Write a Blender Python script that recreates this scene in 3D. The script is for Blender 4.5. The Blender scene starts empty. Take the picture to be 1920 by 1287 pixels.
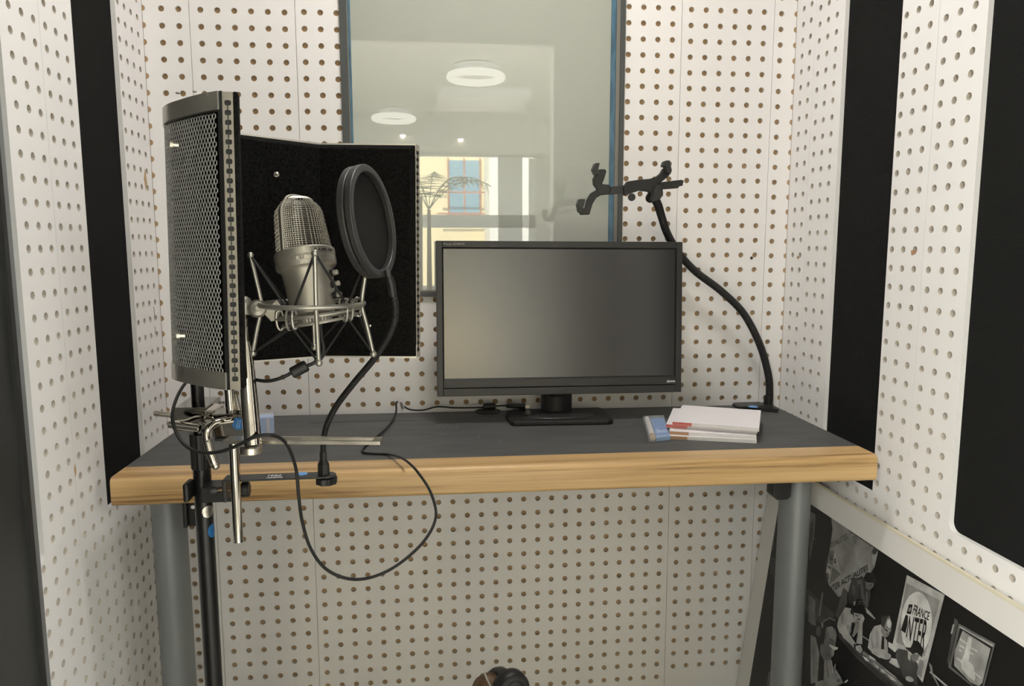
import bpy, bmesh, math, random
from math import sin, cos, pi, radians
from mathutils import Vector as V, Matrix

random.seed(7)
sc = bpy.context.scene
# ------------------------------------------------------------------ camera
FPX, PITCH, YAW, ROLL = 1408.787, .12993, .11379, -.00131
CZ = 1.15
CAM = V((0, 0, CZ))
_f = V((sin(YAW)*cos(PITCH), cos(YAW)*cos(PITCH), -sin(PITCH)))
_r = V((cos(YAW), -sin(YAW), 0)); _u = _r.cross(_f)
CR = cos(ROLL)*_r + sin(ROLL)*_u; CU = cos(ROLL)*_u - sin(ROLL)*_r; CF = _f
cam = bpy.data.cameras.new('camera'); camo = bpy.data.objects.new('camera', cam)
sc.collection.objects.link(camo); sc.camera = camo
cam.sensor_fit = 'HORIZONTAL'; cam.sensor_width = 36; cam.lens = 36*FPX/1920
cam.clip_start = .02; cam.clip_end = 300
M = Matrix((CR, CU, -CF)).transposed().to_4x4(); M.translation = CAM
camo.matrix_world = M
# ------------------------------------------------------------------ world, lights, exposure
w = bpy.data.worlds.new('sky'); sc.world = w; w.use_nodes = True
bg = w.node_tree.nodes['Background']; bg.inputs[0].default_value = (.80, .90, 1, 1); bg.inputs[1].default_value = 6.0
sc.view_settings.view_transform = 'Standard'; sc.view_settings.look = 'None'
sc.view_settings.exposure = 0; sc.view_settings.gamma = 1
sc.cycles.use_denoising = True
sc.cycles.max_bounces = 10; sc.cycles.diffuse_bounces = 5; sc.cycles.glossy_bounces = 5
sc.cycles.sample_clamp_indirect = 6
sc.cycles.caustics_reflective = False; sc.cycles.caustics_refractive = False

def area(name, loc, size, power, col, rot=(0, 0, 0), shape='DISK'):
    l = bpy.data.lights.new(name, 'AREA'); l.shape = shape; l.size = size; l.energy = power; l.color = col
    if shape == 'RECTANGLE': l.size_y = size
    o = bpy.data.objects.new(name, l); sc.collection.objects.link(o); o.location = loc; o.rotation_euler = rot
    return o
area('booth_ceiling_lamp', (.14, 1.08, 2.325), .24, 10.5, (1, .955, .93))
area('office_fill', (3.4, -3.0, 2.70), 2.0, 770, (.985, 1, .945))  # added fill lights beside the mirrored view, brightening the booth through the doorway
area('office_fill', (-2.9, -3.0, 2.70), 2.0, 770, (.985, 1, .945))
sl = bpy.data.lights.new('sun', 'SUN'); sl.energy = 26; sl.angle = .01; sl.color = (1, .93, .80)
so = bpy.data.objects.new('sun', sl); sc.collection.objects.link(so); so.location = (5, 5, 20)
so.rotation_euler = (radians(-48), 0, radians(20))

# ------------------------------------------------------------------ placing helpers: pixel -> point on a real plane
def at(px, py, p0, n):
    d = CF + CR*((px-960)/FPX) - CU*((py-643.5)/FPX)
    p0, n = V(p0), V(n)
    return CAM + d*((p0-CAM).dot(n)/d.dot(n))
def aty(px, py, y): return at(px, py, (0, y, 0), (0, 1, 0))
def atx(px, py, x): return at(px, py, (x, 0, 0), (1, 0, 0))
def atz(px, py, z): return at(px, py, (0, 0, z), (0, 0, 1))
S = .033
YB, XL, XR = 49.972*S, -16.828*S, 24.859*S
HC = 2.35      # booth ceiling

# ------------------------------------------------------------------ materials
def mat(name, col, rough=.5, metal=0, spec=.5, **kw):
    m = bpy.data.materials.new(name); m.use_nodes = True
    b = m.node_tree.nodes['Principled BSDF']
    b.inputs['Base Color'].default_value = (*col, 1); b.inputs['Roughness'].default_value = rough
    b.inputs['Metallic'].default_value = metal; b.inputs['Specular IOR Level'].default_value = spec
    for k, v in kw.items():
        b.inputs[k.replace('_', ' ')].default_value = v
    return m
def N(m, t, **kw):
    n = m.node_tree.nodes.new(t)
    for k, v in kw.items():
        if k[0] == '_': setattr(n, k[1:], v)
        else: n.inputs[k.replace('_', ' ')].default_value = v
    return n
def L(m, a, b): m.node_tree.links.new(a, b)
def coords(m, scale=(1, 1, 1)):
    t = N(m, 'ShaderNodeTexCoord'); mp = N(m, 'ShaderNodeMapping'); mp.inputs['Scale'].default_value = scale
    L(m, t.outputs['Object'], mp.inputs['Vector']); return mp.outputs[0]
def noise_col(m, c1, c2, scale=10, vs=(1, 1, 1), detail=4, bump=0, lo=.35, hi=.65, dist=.001):
    b = m.node_tree.nodes['Principled BSDF']
    n = N(m, 'ShaderNodeTexNoise', Scale=scale, Detail=detail); L(m, coords(m, vs), n.inputs['Vector'])
    r = N(m, 'ShaderNodeValToRGB'); r.color_ramp.elements[0].color = (*c1, 1); r.color_ramp.elements[1].color = (*c2, 1)
    r.color_ramp.elements[0].position = lo; r.color_ramp.elements[1].position = hi
    L(m, n.outputs['Fac'], r.inputs[0]); L(m, r.outputs[0], b.inputs['Base Color'])
    if bump:
        bp = N(m, 'ShaderNodeBump', Strength=bump, Distance=dist); L(m, n.outputs['Fac'], bp.inputs['Height']); L(m, bp.outputs[0], b.inputs['Normal'])
    return m
WHITE = noise_col(mat('white_lacquer', (.80, .78, .75), .45, spec=.3), (.83, .812, .80), (.855, .837, .825), 3)
BROWN = noise_col(mat('raw_fibreboard', (.36, .24, .14), .9, spec=.1), (.38, .26, .155), (.43, .30, .18), 60)
CEIL = mat('ceiling_paint', (.75, .74, .71), .8)
FLOOR = noise_col(mat('grey_carpet', (.1, .1, .1), .95), (.42, .405, .37), (.50, .48, .44), 200, bump=.3)
def weave(name, c1, c2, sc_, strength=.6):
    m = mat(name, c1, .95, spec=.12); b = m.node_tree.nodes['Principled BSDF']
    co = coords(m)
    a = N(m, 'ShaderNodeTexWave', Scale=sc_, Distortion=.3); a.bands_direction = 'DIAGONAL'
    L(m, co, a.inputs[0])
    c = N(m, 'ShaderNodeTexWave', Scale=sc_*.8, Distortion=.3); c.bands_direction = 'Z'; L(m, co, c.inputs[0])
    mx = N(m, 'ShaderNodeMath', _operation='MULTIPLY'); L(m, a.outputs['Fac'], mx.inputs[0]); L(m, c.outputs['Fac'], mx.inputs[1])
    r = N(m, 'ShaderNodeValToRGB'); r.color_ramp.elements[0].color = (*c1, 1); r.color_ramp.elements[1].color = (*c2, 1)
    L(m, mx.outputs[0], r.inputs[0]); L(m, r.outputs[0], b.inputs['Base Color'])
    bp = N(m, 'ShaderNodeBump', Strength=strength, Distance=.0008); L(m, mx.outputs[0], bp.inputs['Height']); L(m, bp.outputs[0], b.inputs['Normal'])
    return m
FABRIC = weave('black_acoustic_fabric', (.006, .006, .006), (.028, .029, .027), 160)
FELT = noise_col(mat('black_foam_felt', (.006, .006, .006), 1, spec=.08), (.003, .003, .003), (.011, .011, .010), 350, bump=.6, detail=2)
CHROME = mat('chrome', (.55, .51, .45), .05, 1)
NICKEL = noise_col(mat('brushed_nickel', (.55, .52, .46), .3, 1), (.42, .39, .34), (.62, .58, .51), 40, vs=(1, 1, 4))
MESHM = mat('perforated_steel', (.52, .52, .50), .38, .7)
SATIN = mat('satin_champagne_metal', (.37, .35, .305), .40, .7)
SATIN2 = mat('satin_wire', (.38, .365, .33), .34, .8)
BLACKP = noise_col(mat('black_plastic', (.012, .012, .012), .45, spec=.4), (.010, .010, .010), (.016, .016, .016), 80)
GREYP = mat('dark_grey_plastic', (.024, .024, .0235), .42, spec=.4)
BLACKM = mat('black_painted_metal', (.008, .008, .008), .32, spec=.45)
CABLE = mat('black_rubber', (.014, .014, .014), .5, spec=.35)
BAND = mat('black_elastic', (.01, .01, .01), .8)
LEG = noise_col(mat('silver_grey_powder_coat', (.20, .21, .22), .45, .3), (.19, .20, .21), (.225, .235, .24), 6)
MATM = noise_col(mat('black_desk_lining', (.035, .036, .036), .62, spec=.4), (.075, .076, .073), (.094, .094, .090), 12, vs=(1, 3, 1), bump=.12)
CORE = mat('dark_board', (.03, .03, .03), .7)
WINF = mat('dark_grey_frame', (.07, .075, .075), .45, spec=.4)
OLIVE = mat('grey_olive_gasket', (.19, .18, .155), .5)
BLUEF = noise_col(mat('blue_protective_film', (.05, .17, .28), .4), (.045, .11, .165), (.08, .18, .26), 90, vs=(1, 1, .3))
PANE = mat('pale_frosted_glass', (.39, .41, .355), .55, spec=.2, Coat_Weight=1.0, Coat_Roughness=.008, Coat_IOR=1.85)
SCREEN = mat('matt_lcd_screen', (.006, .006, .006), .215, spec=.95)
PAPER = mat('white_paper', (.86, .83, .84), .6)
PAPERE = noise_col(mat('paper_edges', (.78, .76, .76), .8), (.66, .64, .65), (.84, .82, .82), 300, vs=(.1, .1, 4))
RED = mat('red_label', (.55, .05, .05), .5); PINK = mat('pink_label', (.60, .19, .17), .5); KRAFT = mat('kraft_label', (.42, .24, .14), .6)
CREAMP = mat('cream_print', (.85, .78, .5), .5)
BLUE = mat('blue_card', (.13, .32, .68), .45); BLUES = mat('blue_sticker', (.012, .12, .33), .4); BLUEL = mat('light_blue_sticker', (.12, .34, .72), .4)
PALEB = mat('pale_blue_card', (.42, .58, .88), .45)
WHITEP = mat('white_print', (.75, .75, .75), .5); GREYPR = mat('grey_print', (.28, .27, .26), .5); DARKPR = mat('dark_print', (.05, .045, .04), .5)
CLEAR = mat('clear_plastic_wrap', (.75, .78, .8), .12, Alpha=.30)
RUBBERW = mat('white_eraser', (.78, .75, .68), .6); TAN = mat('tan_wood', (.5, .33, .16), .6)
BRASS = mat('brass_screw', (.62, .45, .22), .25, 1)
BROWNL = noise_col(mat('brown_leather', (.07, .04, .02), .5), (.035, .02, .01), (.13, .075, .035), 90, bump=.3)
DKST = mat('dark_polished_steel', (.20, .19, .17), .12, 1); RIM = mat('satin_steel_rim', (.66, .63, .57), .34, .85); STEELD = mat('dark_steel_edge', (.10, .10, .10), .3, .8); STRIPM = mat('bright_strip', (.47, .44, .38), .24, 1)
BOARD = mat('white_board', (.70, .68, .65), .4); CREAM = mat('cream_board_edge', (.66, .61, .47), .4)
DOORM = noise_col(mat('charcoal_door', (.02, .021, .021), .5), (.012, .012, .012), (.03, .031, .031), 4)
DOORE = mat('door_edge_grey', (.14, .145, .15), .45)
LEAF = mat('palm_green', (.07, .12, .045), .5); POT = mat('clay_pot', (.3, .14, .08), .7)
YELLOW = mat('cream_render', (.80, .68, .42), .85); WHITEB = mat('white_render', (.8, .78, .7), .85)
BLUEG = mat('blue_window', (.14, .30, .42), .3); REDF = mat('red_brown_frame', (.36, .13, .08), .6)
OFFW = mat('office_paint', (.58, .57, .53), .8); OFFC = mat('office_ceiling', (.50, .50, .46), .8)
def emis(name, col, st):
    m = mat(name, (0, 0, 0), 1); b = m.node_tree.nodes['Principled BSDF']
    b.inputs['Emission Color'].default_value = (*col, 1); b.inputs['Emission Strength'].default_value = st
    return m
LAMP = emis('lamp_glow', (1, .97, .85), 5); SPOT = emis('spot_glow', (1, .85, .62), 40)
def woodmat():
    m = mat('oak_nosing', (.6, .4, .2), .38, spec=.45); b = m.node_tree.nodes['Principled BSDF']
    n1 = N(m, 'ShaderNodeTexNoise', Scale=1, Detail=6, Roughness=.62); L(m, coords(m, (2.2, 190, 190)), n1.inputs['Vector'])
    n2 = N(m, 'ShaderNodeTexNoise', Scale=1, Detail=3); L(m, coords(m, (.9, 40, 40)), n2.inputs['Vector'])
    mx = N(m, 'ShaderNodeMath', _operation='ADD'); L(m, n1.outputs['Fac'], mx.inputs[0]); L(m, n2.outputs['Fac'], mx.inputs[1])
    mu = N(m, 'ShaderNodeMath', _operation='MULTIPLY'); L(m, mx.outputs[0], mu.inputs[0]); mu.inputs[1].default_value = .5
    r = N(m, 'ShaderNodeValToRGB'); e = r.color_ramp.elements
    e[0].position = .36; e[0].color = (.23, .125, .046, 1); e[1].position = .58; e[1].color = (.60, .40, .19, 1)
    k = r.color_ramp.elements.new(.45); k.color = (.47, .30, .13, 1)
    L(m, mu.outputs[0], r.inputs[0]); L(m, r.outputs[0], b.inputs['Base Color'])
    bp = N(m, 'ShaderNodeBump', Strength=.15, Distance=.0006); L(m, mu.outputs[0], bp.inputs['Height']); L(m, bp.outputs[0], b.inputs['Normal'])
    return m
WOOD = woodmat()
_gr = {}
def grey(v):
    v = round(v, 2)
    if v not in _gr:
        c = ((v+.055)/1.055)**2.4 if v > .04 else v/12.92
        _gr[v] = noise_col(mat('print_grey', (c, c, c), .38, spec=.35), (c*.72, c*.71, c*.68), (c*1.22, c*1.2, c*1.16), 28, detail=6)
    return _gr[v]

# ------------------------------------------------------------------ mesh helpers
class MB:
    def __init__(s): s.v = []; s.f = []; s.m = []; s.cur = 0
    def add(s, vs, fs, T=None):
        o = len(s.v)
        s.v += [tuple((T @ V(p)) if T else p) for p in vs]
        s.f += [tuple(i+o for i in f) for f in fs]; s.m += [s.cur]*len(fs); return s
    def box(s, lo, hi, T=None):
        (a, b, c), (d, e, g) = lo, hi
        return s.add([(a,b,c),(d,b,c),(d,e,c),(a,e,c),(a,b,g),(d,b,g),(d,e,g),(a,e,g)],
              [(0,3,2,1),(4,5,6,7),(0,1,5,4),(1,2,6,5),(2,3,7,6),(3,0,4,7)], T)
    def prism(s, pts, off, T=None):   # pts: 3D outline, off: thickness vector
        n = len(pts); off = V(off)
        vs = [V(p) for p in pts]+[V(p)+off for p in pts]
        return s.add(vs, [tuple(range(n))[::-1], tuple(range(n, 2*n))]+[(i, (i+1) % n, n+(i+1) % n, n+i) for i in range(n)], T)
    def tube(s, pts, r, seg=12, cap=True, closed=False):
        pts = [V(p) for p in pts]; n = len(pts)
        rs = r if isinstance(r, (list, tuple)) else [r]*n
        tang = []
        for i in range(n):
            a = pts[(i-1) % n] if (i or closed) else pts[i]; b = pts[(i+1) % n] if (i < n-1 or closed) else pts[i]
            t = (b-a); tang.append(t.normalized() if t.length > 1e-9 else V((0, 0, 1)))
        u = tang[0].orthogonal().normalized(); vs = []; fs = []
        for i in range(n):
            t = tang[i]; u = (u-t*u.dot(t)); u = u.normalized() if u.length > 1e-6 else t.orthogonal().normalized()
            w_ = t.cross(u)
            for k in range(seg):
                a = 2*pi*k/seg; vs.append(pts[i]+(u*cos(a)+w_*sin(a))*rs[i])
        m = n if closed else n-1
        for i in range(m):
            j = (i+1) % n
            for k in range(seg):
                k2 = (k+1) % seg; fs.append((i*seg+k, i*seg+k2, j*seg+k2, j*seg+k))
        if cap and not closed:
            fs.append(tuple(range(seg))[::-1]); fs.append(tuple((n-1)*seg+k for k in range(seg)))
        return s.add(vs, fs)
    def lathe(s, c, axis, prof, seg=24):   # prof [(r, h)] along axis from c
        a = V(axis).normalized(); c = V(c)
        return s.tube2([(c+a*h, rr) for rr, h in prof], a, seg)
    def tube2(s, ch, a, seg):
        u = a.orthogonal().normalized(); w_ = a.cross(u); vs = []; fs = []
        for p, rr in ch:
            for k in range(seg):
                t = 2*pi*k/seg; vs.append(p+(u*cos(t)+w_*sin(t))*rr)
        n = len(ch)
        for i in range(n-1):
            for k in range(seg):
                k2 = (k+1) % seg; fs.append((i*seg+k, i*seg+k2, (i+1)*seg+k2, (i+1)*seg+k))
        fs.append(tuple(range(seg))[::-1]); fs.append(tuple((n-1)*seg+k for k in range(seg)))
        return s.add(vs, fs)
    def cyl(s, a, b, r, seg=20, ch=0):
        a, b = V(a), V(b); h = (b-a).length
        pr = [(r-ch, 0), (r, ch), (r, h-ch), (r-ch, h)] if ch else [(r, 0), (r, h)]
        return s.lathe(a, b-a, pr, seg)
    def ball(s, c, r, seg=12, sq=(1, 1, 1)):
        n = seg//2; vs = []; fs = []
        for i in range(n+1):
            t = pi*i/n
            for k in range(seg):
                p = 2*pi*k/seg; vs.append((c[0]+r*sq[0]*sin(t)*cos(p), c[1]+r*sq[1]*sin(t)*sin(p), c[2]+r*sq[2]*cos(t)))
        for i in range(n):
            for k in range(seg):
                k2 = (k+1) % seg; fs.append((i*seg+k, (i+1)*seg+k, (i+1)*seg+k2, i*seg+k2))
        return s.add(vs, fs)

def spline(pts, sub=8, closed=False):
    P = [V(p) for p in pts]; n = len(P); out = []
    for i in range(n if closed else n-1):
        p0 = P[(i-1) % n] if (i > 0 or closed) else P[0]*2-P[1]
        p1, p2 = P[i], P[(i+1) % n]
        p3 = P[(i+2) % n] if (i+2 < n or closed) else P[-1]*2-P[-2]
        for k in range(sub):
            t = k/sub
            out.append(.5*((2*p1)+(-p0+p2)*t+(2*p0-5*p1+4*p2-p3)*t*t+(-p0+3*p1-3*p2+p3)*t**3))
    if not closed: out.append(P[-1])
    return out

def tag(o, label=None, cat=None, group=None, kind=None):
    if label: o['label'] = label
    if cat: o['category'] = cat
    if group: o['group'] = group
    if kind: o['kind'] = kind
    return o
def thing(name, loc, label, cat, group=None):
    o = bpy.data.objects.new(name, None); sc.collection.objects.link(o); o.location = loc
    o.empty_display_size = .02
    o['_loc'] = list(loc)
    return tag(o, label, cat, group)
def wloc(p):
    t = V((0, 0, 0))
    while p is not None:
        t += V(p.location); p = p.parent
    return t
def ob(name, mb, mats, parent=None, smooth=35, bevel=0, label=None, cat=None, group=None, kind=None, origin=None, weld=False, bseg=2):
    me = bpy.data.meshes.new(name)
    base = wloc(parent) if parent else V((0, 0, 0))
    if parent is None and origin is None and mb.v:
        xs = [p[0] for p in mb.v]; ys = [p[1] for p in mb.v]; zs = [p[2] for p in mb.v]
        origin = V(((min(xs)+max(xs))/2, (min(ys)+max(ys))/2, min(zs)))
    sh = base if parent else (V(origin) if origin is not None else V((0, 0, 0)))
    me.from_pydata([(p[0]-sh[0], p[1]-sh[1], p[2]-sh[2]) for p in mb.v], [], mb.f)
    mats = mats if isinstance(mats, (list, tuple)) else [mats]
    for m_ in mats: me.materials.append(m_)
    if len(mats) > 1: me.polygons.foreach_set('material_index', mb.m)
    if weld:
        b = bmesh.new(); b.from_mesh(me); bmesh.ops.remove_doubles(b, verts=b.verts, dist=1e-6); b.to_mesh(me); b.free()
    if smooth:
        me.polygons.foreach_set('use_smooth', [True]*len(me.polygons))
        me.set_sharp_from_angle(angle=radians(smooth))
    me.update()
    o = bpy.data.objects.new(name, me); sc.collection.objects.link(o)
    if parent: o.parent = parent
    else: o.location = sh
    if bevel:
        md = o.modifiers.new('bevel', 'BEVEL'); md.width = bevel; md.segments = bseg; md.limit_method = 'ANGLE'; md.angle_limit = radians(40)
    return tag(o, label, cat, group, kind)
def text_mb(txt, size, T, depth=.00015, squash=1, shear=0, bold=0):
    cu = bpy.data.curves.new('t', 'FONT'); cu.body = txt; cu.size = size; cu.extrude = depth; cu.align_x = 'LEFT'; cu.shear = shear; cu.offset = bold
    cu.resolution_u = 2
    o = bpy.data.objects.new('t', cu); me = bpy.data.meshes.new_from_object(o)
    mb = MB(); mb.add([(v.co.x*squash, v.co.y, v.co.z) for v in me.vertices], [tuple(p.vertices) for p in me.polygons], T)
    bpy.data.objects.remove(o); bpy.data.curves.remove(cu); bpy.data.meshes.remove(me)
    return mb
def frame(o, x, y, n=None):     # matrix with axes x, y, x×y at o
    x = V(x).normalized(); y = V(y); y = (y-x*y.dot(x)).normalized(); z = x.cross(y)
    m = Matrix((x, y, z)).transposed().to_4x4(); m.translation = V(o); return m

# ------------------------------------------------------------------ perforated boards
HOLEW = noise_col(mat('beige_hole_wall', (.50, .45, .38), .8, spec=.1), (.50, .45, .39), (.60, .55, .48), 60)  # hole sides coloured darker than the white board face
HOLEB = noise_col(mat('pale_hole_wall', (.68, .64, .58), .7, spec=.1), (.62, .58, .52), (.74, .70, .64), 60)  # back wall: hole sides only a little darker than the face
HR = .0060     # hole radius
BT = .009      # board thickness
def board(parent, T, u0, u1, z0, z1, cols, rows, cut=None, hh=.22, BT=.009, HD=None, tube=None):
    """T maps (u, z, d): u along wall, z up, d depth into the wall. Built in height bands so that an opening
    only removes the holes beside it."""
    cut = [c for c in (cut or []) if c[0] < u1 and c[1] > u0]
    HD = HD or BT; h = hh*S; g = .0005; seg = 12; mb = MB()
    lv = sorted({z0, z1} | {z for c in cut for z in (c[2], c[3]) if z0 < z < z1})
    for za, zb_ in zip(lv, lv[1:]):
        zm = (za+zb_)/2
        spans = [(u0+g, u1-g)]
        for c in cut:
            if c[2] < zm < c[3]:
                spans = [q for a, b in spans for q in ((a, min(b, c[0])), (max(a, c[1]), b)) if q[1]-q[0] > .001]
        rws = [r for r in rows if za < r-h and r+h < zb_]
        for a0_, b0_ in spans:
            cls = [c for c in cols if a0_ < c-h and c+h < b0_]
            U = sorted({a0_, b0_} | {round(v, 5) for c in cls for v in (c-h, c+h)})
            Z = sorted({za, zb_} | {round(v, 5) for r in rws for v in (r-h, r+h)})
            cs = {round(c-h, 5): c for c in cls}; rs = {round(r-h, 5): r for r in rws}
            for i in range(len(U)-1):
                for k_ in range(len(Z)-1):
                    a, b, c, d = U[i], U[i+1], Z[k_], Z[k_+1]
                    cc, rr = cs.get(round(a, 5)), rs.get(round(c, 5))
                    if cc is None or rr is None:
                        mb.cur = 0; mb.add([(a, c, 0), (b, c, 0), (b, d, 0), (a, d, 0)], [(0, 1, 2, 3)], T); continue
                    vs = [(a, c, 0), (b, c, 0), (b, d, 0), (a, d, 0)]
                    for dd in (0, HD):
                        for k in range(seg):
                            t = -3*pi/4+2*pi*k/seg; vs.append((cc+HR*cos(t), rr+HR*sin(t), dd))
                    q = seg//4; o_b = len(mb.v)
                    mb.cur = 0
                    mb.add(vs, [(s_, (s_+1) % 4, *[4+(s_*q+k) % seg for k in range(q+1)][::-1]) for s_ in range(4)], T)
                    mb.f += [(o_b+4+k, o_b+4+(k+1) % seg, o_b+4+seg+(k+1) % seg, o_b+4+seg+k) for k in range(seg)]; mb.m += [1]*seg
            mb.cur = 0
            for e in (a0_, b0_): mb.add([(e, za, 0), (e, zb_, 0), (e, zb_, BT), (e, za, BT)], [(0, 1, 2, 3)], T)
        for z_, o_ in ((za, 1), (zb_, -1)):
            for c in cut:      # sill and head of each opening
                if z_ in (c[2], c[3]) and not (c[2] < zm < c[3]):
                    ua, ub = max(u0, c[0]), min(u1, c[1]); mb.add([(ua, z_, 0), (ub, z_, 0), (ub, z_, BT), (ua, z_, BT)], [(0, 1, 2, 3)], T)
    return ob('perforated_board', mb, [WHITE, tube or HOLEW], parent, smooth=0)
def rowsf(z0, pitch=1.0, up=24, dn=40): return [CZ+S*(z0+pitch*k) for k in range(-dn, up) if .01 < CZ+S*(z0+pitch*k) < HC-.02]
# back wall: u = x, d = +y
BTB = .0058
TB = Matrix(((1, 0, 0, 0), (0, 0, 1, YB), (0, 1, 0, 0), (0, 0, 0, 1)))
TL = Matrix(((0, 0, -1, XL), (1, 0, 0, 0), (0, 1, 0, 0), (0, 0, 0, 1)))
TR = Matrix(((0, 0, 1, XR), (1, 0, 0, 0), (0, 1, 0, 0), (0, 0, 0, 1)))
TF = Matrix(((1, 0, 0, 0), (0, 0, -1, -.03), (0, 1, 0, 0), (0, 0, 0, 1)))
# room shell
HDS = .013; bk = HDS+.0002
wb = ob('wall_back', MB().box((XL-.06, YB+BTB+.0002, 0), (XR+.06, YB+.07, HC)), BROWN, kind='structure', smooth=0)
wl = ob('wall_left', MB().box((XL-.07, -.03, 0), (XL-bk, YB+bk, HC)), BROWN, kind='structure', smooth=0)
wr = ob('wall_right', MB().box((XR+bk, -.03, 0), (XR+.07, YB+bk, HC)), BROWN, kind='structure', smooth=0)
DX0, DX1, DH = -.317, .566, 2.0
wf = ob('wall_front', MB().box((XL-.07, -.10, 0), (DX0, -.03-bk, HC)).box((DX1, -.10, 0), (XR+.07, -.03-bk, HC)).box((DX0, -.10, DH), (DX1, -.03-bk, HC)), BROWN, kind='structure', smooth=0)
ob('ceiling', MB().box((XL-.07, -.10, HC), (XR+.07, YB+.07, HC+.05)), CEIL, kind='structure', smooth=0)
ob('floor', MB().box((-6, -9.2, -.05), (7, YB+.07, 0)), FLOOR, kind='structure', smooth=0)

B = lambda *a: [x*S for x in a]
WCUT = (-.158, .4257, 1.048, 2.0)
up1 = rowsf(14.27, .9945, 8, 46); up2 = rowsf(14.33, .9955, 8, 46); up3 = rowsf(15.285, 1, 7, 46)
hid = lambda c, r: False
board(wb, TB, XL, -14.09*S, 0, HC, B(-15.71, -14.71), up1, BT=BTB, tube=HOLEB)
# half holes cut by the corner are drawn as narrow strip holes at the wall joint
board(wb, TB, -14.09*S, -7.78*S, 0, HC, [(-13.42+k)*S for k in range(6)], up1, cut=[WCUT], BT=BTB, tube=HOLEB)
board(wb, TB, -7.78*S, 16.95*S, 0, HC, [(-7.24+.9825*k)*S for k in range(25)], up2, cut=[WCUT], BT=BTB, tube=HOLEB)
board(wb, TB, 16.95*S, 23.29*S, 0, HC, [(17.584+k)*S for k in range(6)], up3, BT=BTB, tube=HOLEB)
board(wb, TB, 23.29*S, XR, 0, HC, B(23.78), rowsf(15.22, 1, 7, 46), BT=BTB, tube=HOLEB)
# corner half holes: dark recesses along both back corners
def half_holes(x, side, rows):
    mb = MB()
    for z in rows:
        vs = [(x, YB-.0004, z)]+[(x+side*HR*1.0*cos(t), YB-.0004, z+HR*sin(t)) for t in [(-pi/2+pi*k/8) for k in range(9)]]
        mb.add(vs, [tuple(range(10)) if side < 0 else tuple(range(10))[::-1]])
    return mb
ob('corner_hole', half_holes(XL+.0004, 1, up1), BROWN, wb, smooth=0, kind='stuff')
ob('corner_hole', half_holes(XR-.0004, -1, rowsf(15.22, 1, 7, 46)), BROWN, wb, smooth=0, kind='stuff')
# left wall
SL1 = (1.329, 1.512, .6955, 2.20); SL2 = (.62, 1.111, .6955, 2.20)
rl = rowsf(9.80, .995, 26, 46)
board(wl, TL, 36.98*S, 43.0*S, 0, HC, B(37.52, 38.5, 39.5, 40.48, 41.47, 42.44), rl, cut=[SL1], HD=HDS)
board(wl, TL, 43.0*S, YB, 0, HC, B(43.41, 44.38, 45.30, 46.18, 47.13, 48.11, 49.1), rowsf(12.483, 1, 26, 48), cut=[SL1], HD=HDS)
board(wl, TL, 24.9*S, 36.98*S, 0, HC, [(36.47-1.0*k)*S for k in range(11)], rl, cut=[SL2], HD=HDS)
board(wl, TL, -.03, 24.9*S, 0, HC, [(24-1.0*k)*S for k in range(24)], rl, cut=[(.62, 24.9*S, .6955, 2.20)], HD=HDS)
# right wall
SR1 = (1.2675, 1.4512, .6905, 2.20); SR2 = (.50, 1.0618, .6985, 2.20)
rr_ = rowsf(10.72, .999, 26, 46)
board(wr, TR, 35.45*S, 47.44*S, 0, HC, B(36.10, 37.07, 38.04, 39.0, 39.96, 40.94, 41.93, 42.9, 43.9, 44.88, 45.88, 46.88), rr_, cut=[SR1], HD=HDS)
board(wr, TR, 47.44*S, YB, 0, HC, B(48.03, 49.03), rowsf(14.30, 1, 12, 50), HD=HDS)
board(wr, TR, 23.2*S, 35.45*S, 0, HC, [(34.95-.98*k)*S for k in range(12)], rr_, cut=[SR2], HD=HDS)
board(wr, TR, -.03, 23.2*S, 0, HC, [(22.6-.98*k)*S for k in range(22)], rr_, cut=[(.50, 23.2*S, .6985, 2.20)], HD=HDS)
# front wall around the doorway
DC = (DX0, DX1, -1, DH)
for a, b in ((XL, -10.6*S), (-10.6*S, 3*S), (3*S, 16*S), (16*S, XR)):
    n = int((b-a)/S); board(wf, TF, a, b, 0, HC, [a+(.6+k)*S for k in range(n)], rowsf(15.3, 1, 20, 35), cut=[DC])
ob('door_lining', MB().box((DX0-.012, -.11, 0), (DX0+.002, -.02, DH)).box((DX1-.002, -.11, 0), (DX1+.012, -.02, DH)).box((DX0-.012, -.11, DH-.002), (DX1+.012, -.02, DH+.012)), WHITE, wf, smooth=0)
# recessed fabric absorbers in the slots
def absorber(par, x, s, y0, y1, z0, z1):
    r_ = .016
    ob('acoustic_panel', MB().box((min(x, x+s*.004), y0-.004, z0-.004), (max(x, x+s*.004), y1+.004, z1)), FABRIC, par, smooth=0)
absorber(wl, XL-BT+.0005, -1, SL1[0], SL1[1], SL1[2], 2.2); absorber(wl, XL-BT+.0005, -1, SL2[0], SL2[1], SL2[2], 2.2)
absorber(wr, XR+BT-.0005, 1, SR1[0], SR1[1], SR1[2], 2.2); absorber(wr, XR+BT-.0005, 1, SR2[0], SR2[1], SR2[2], 2.2)
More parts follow.
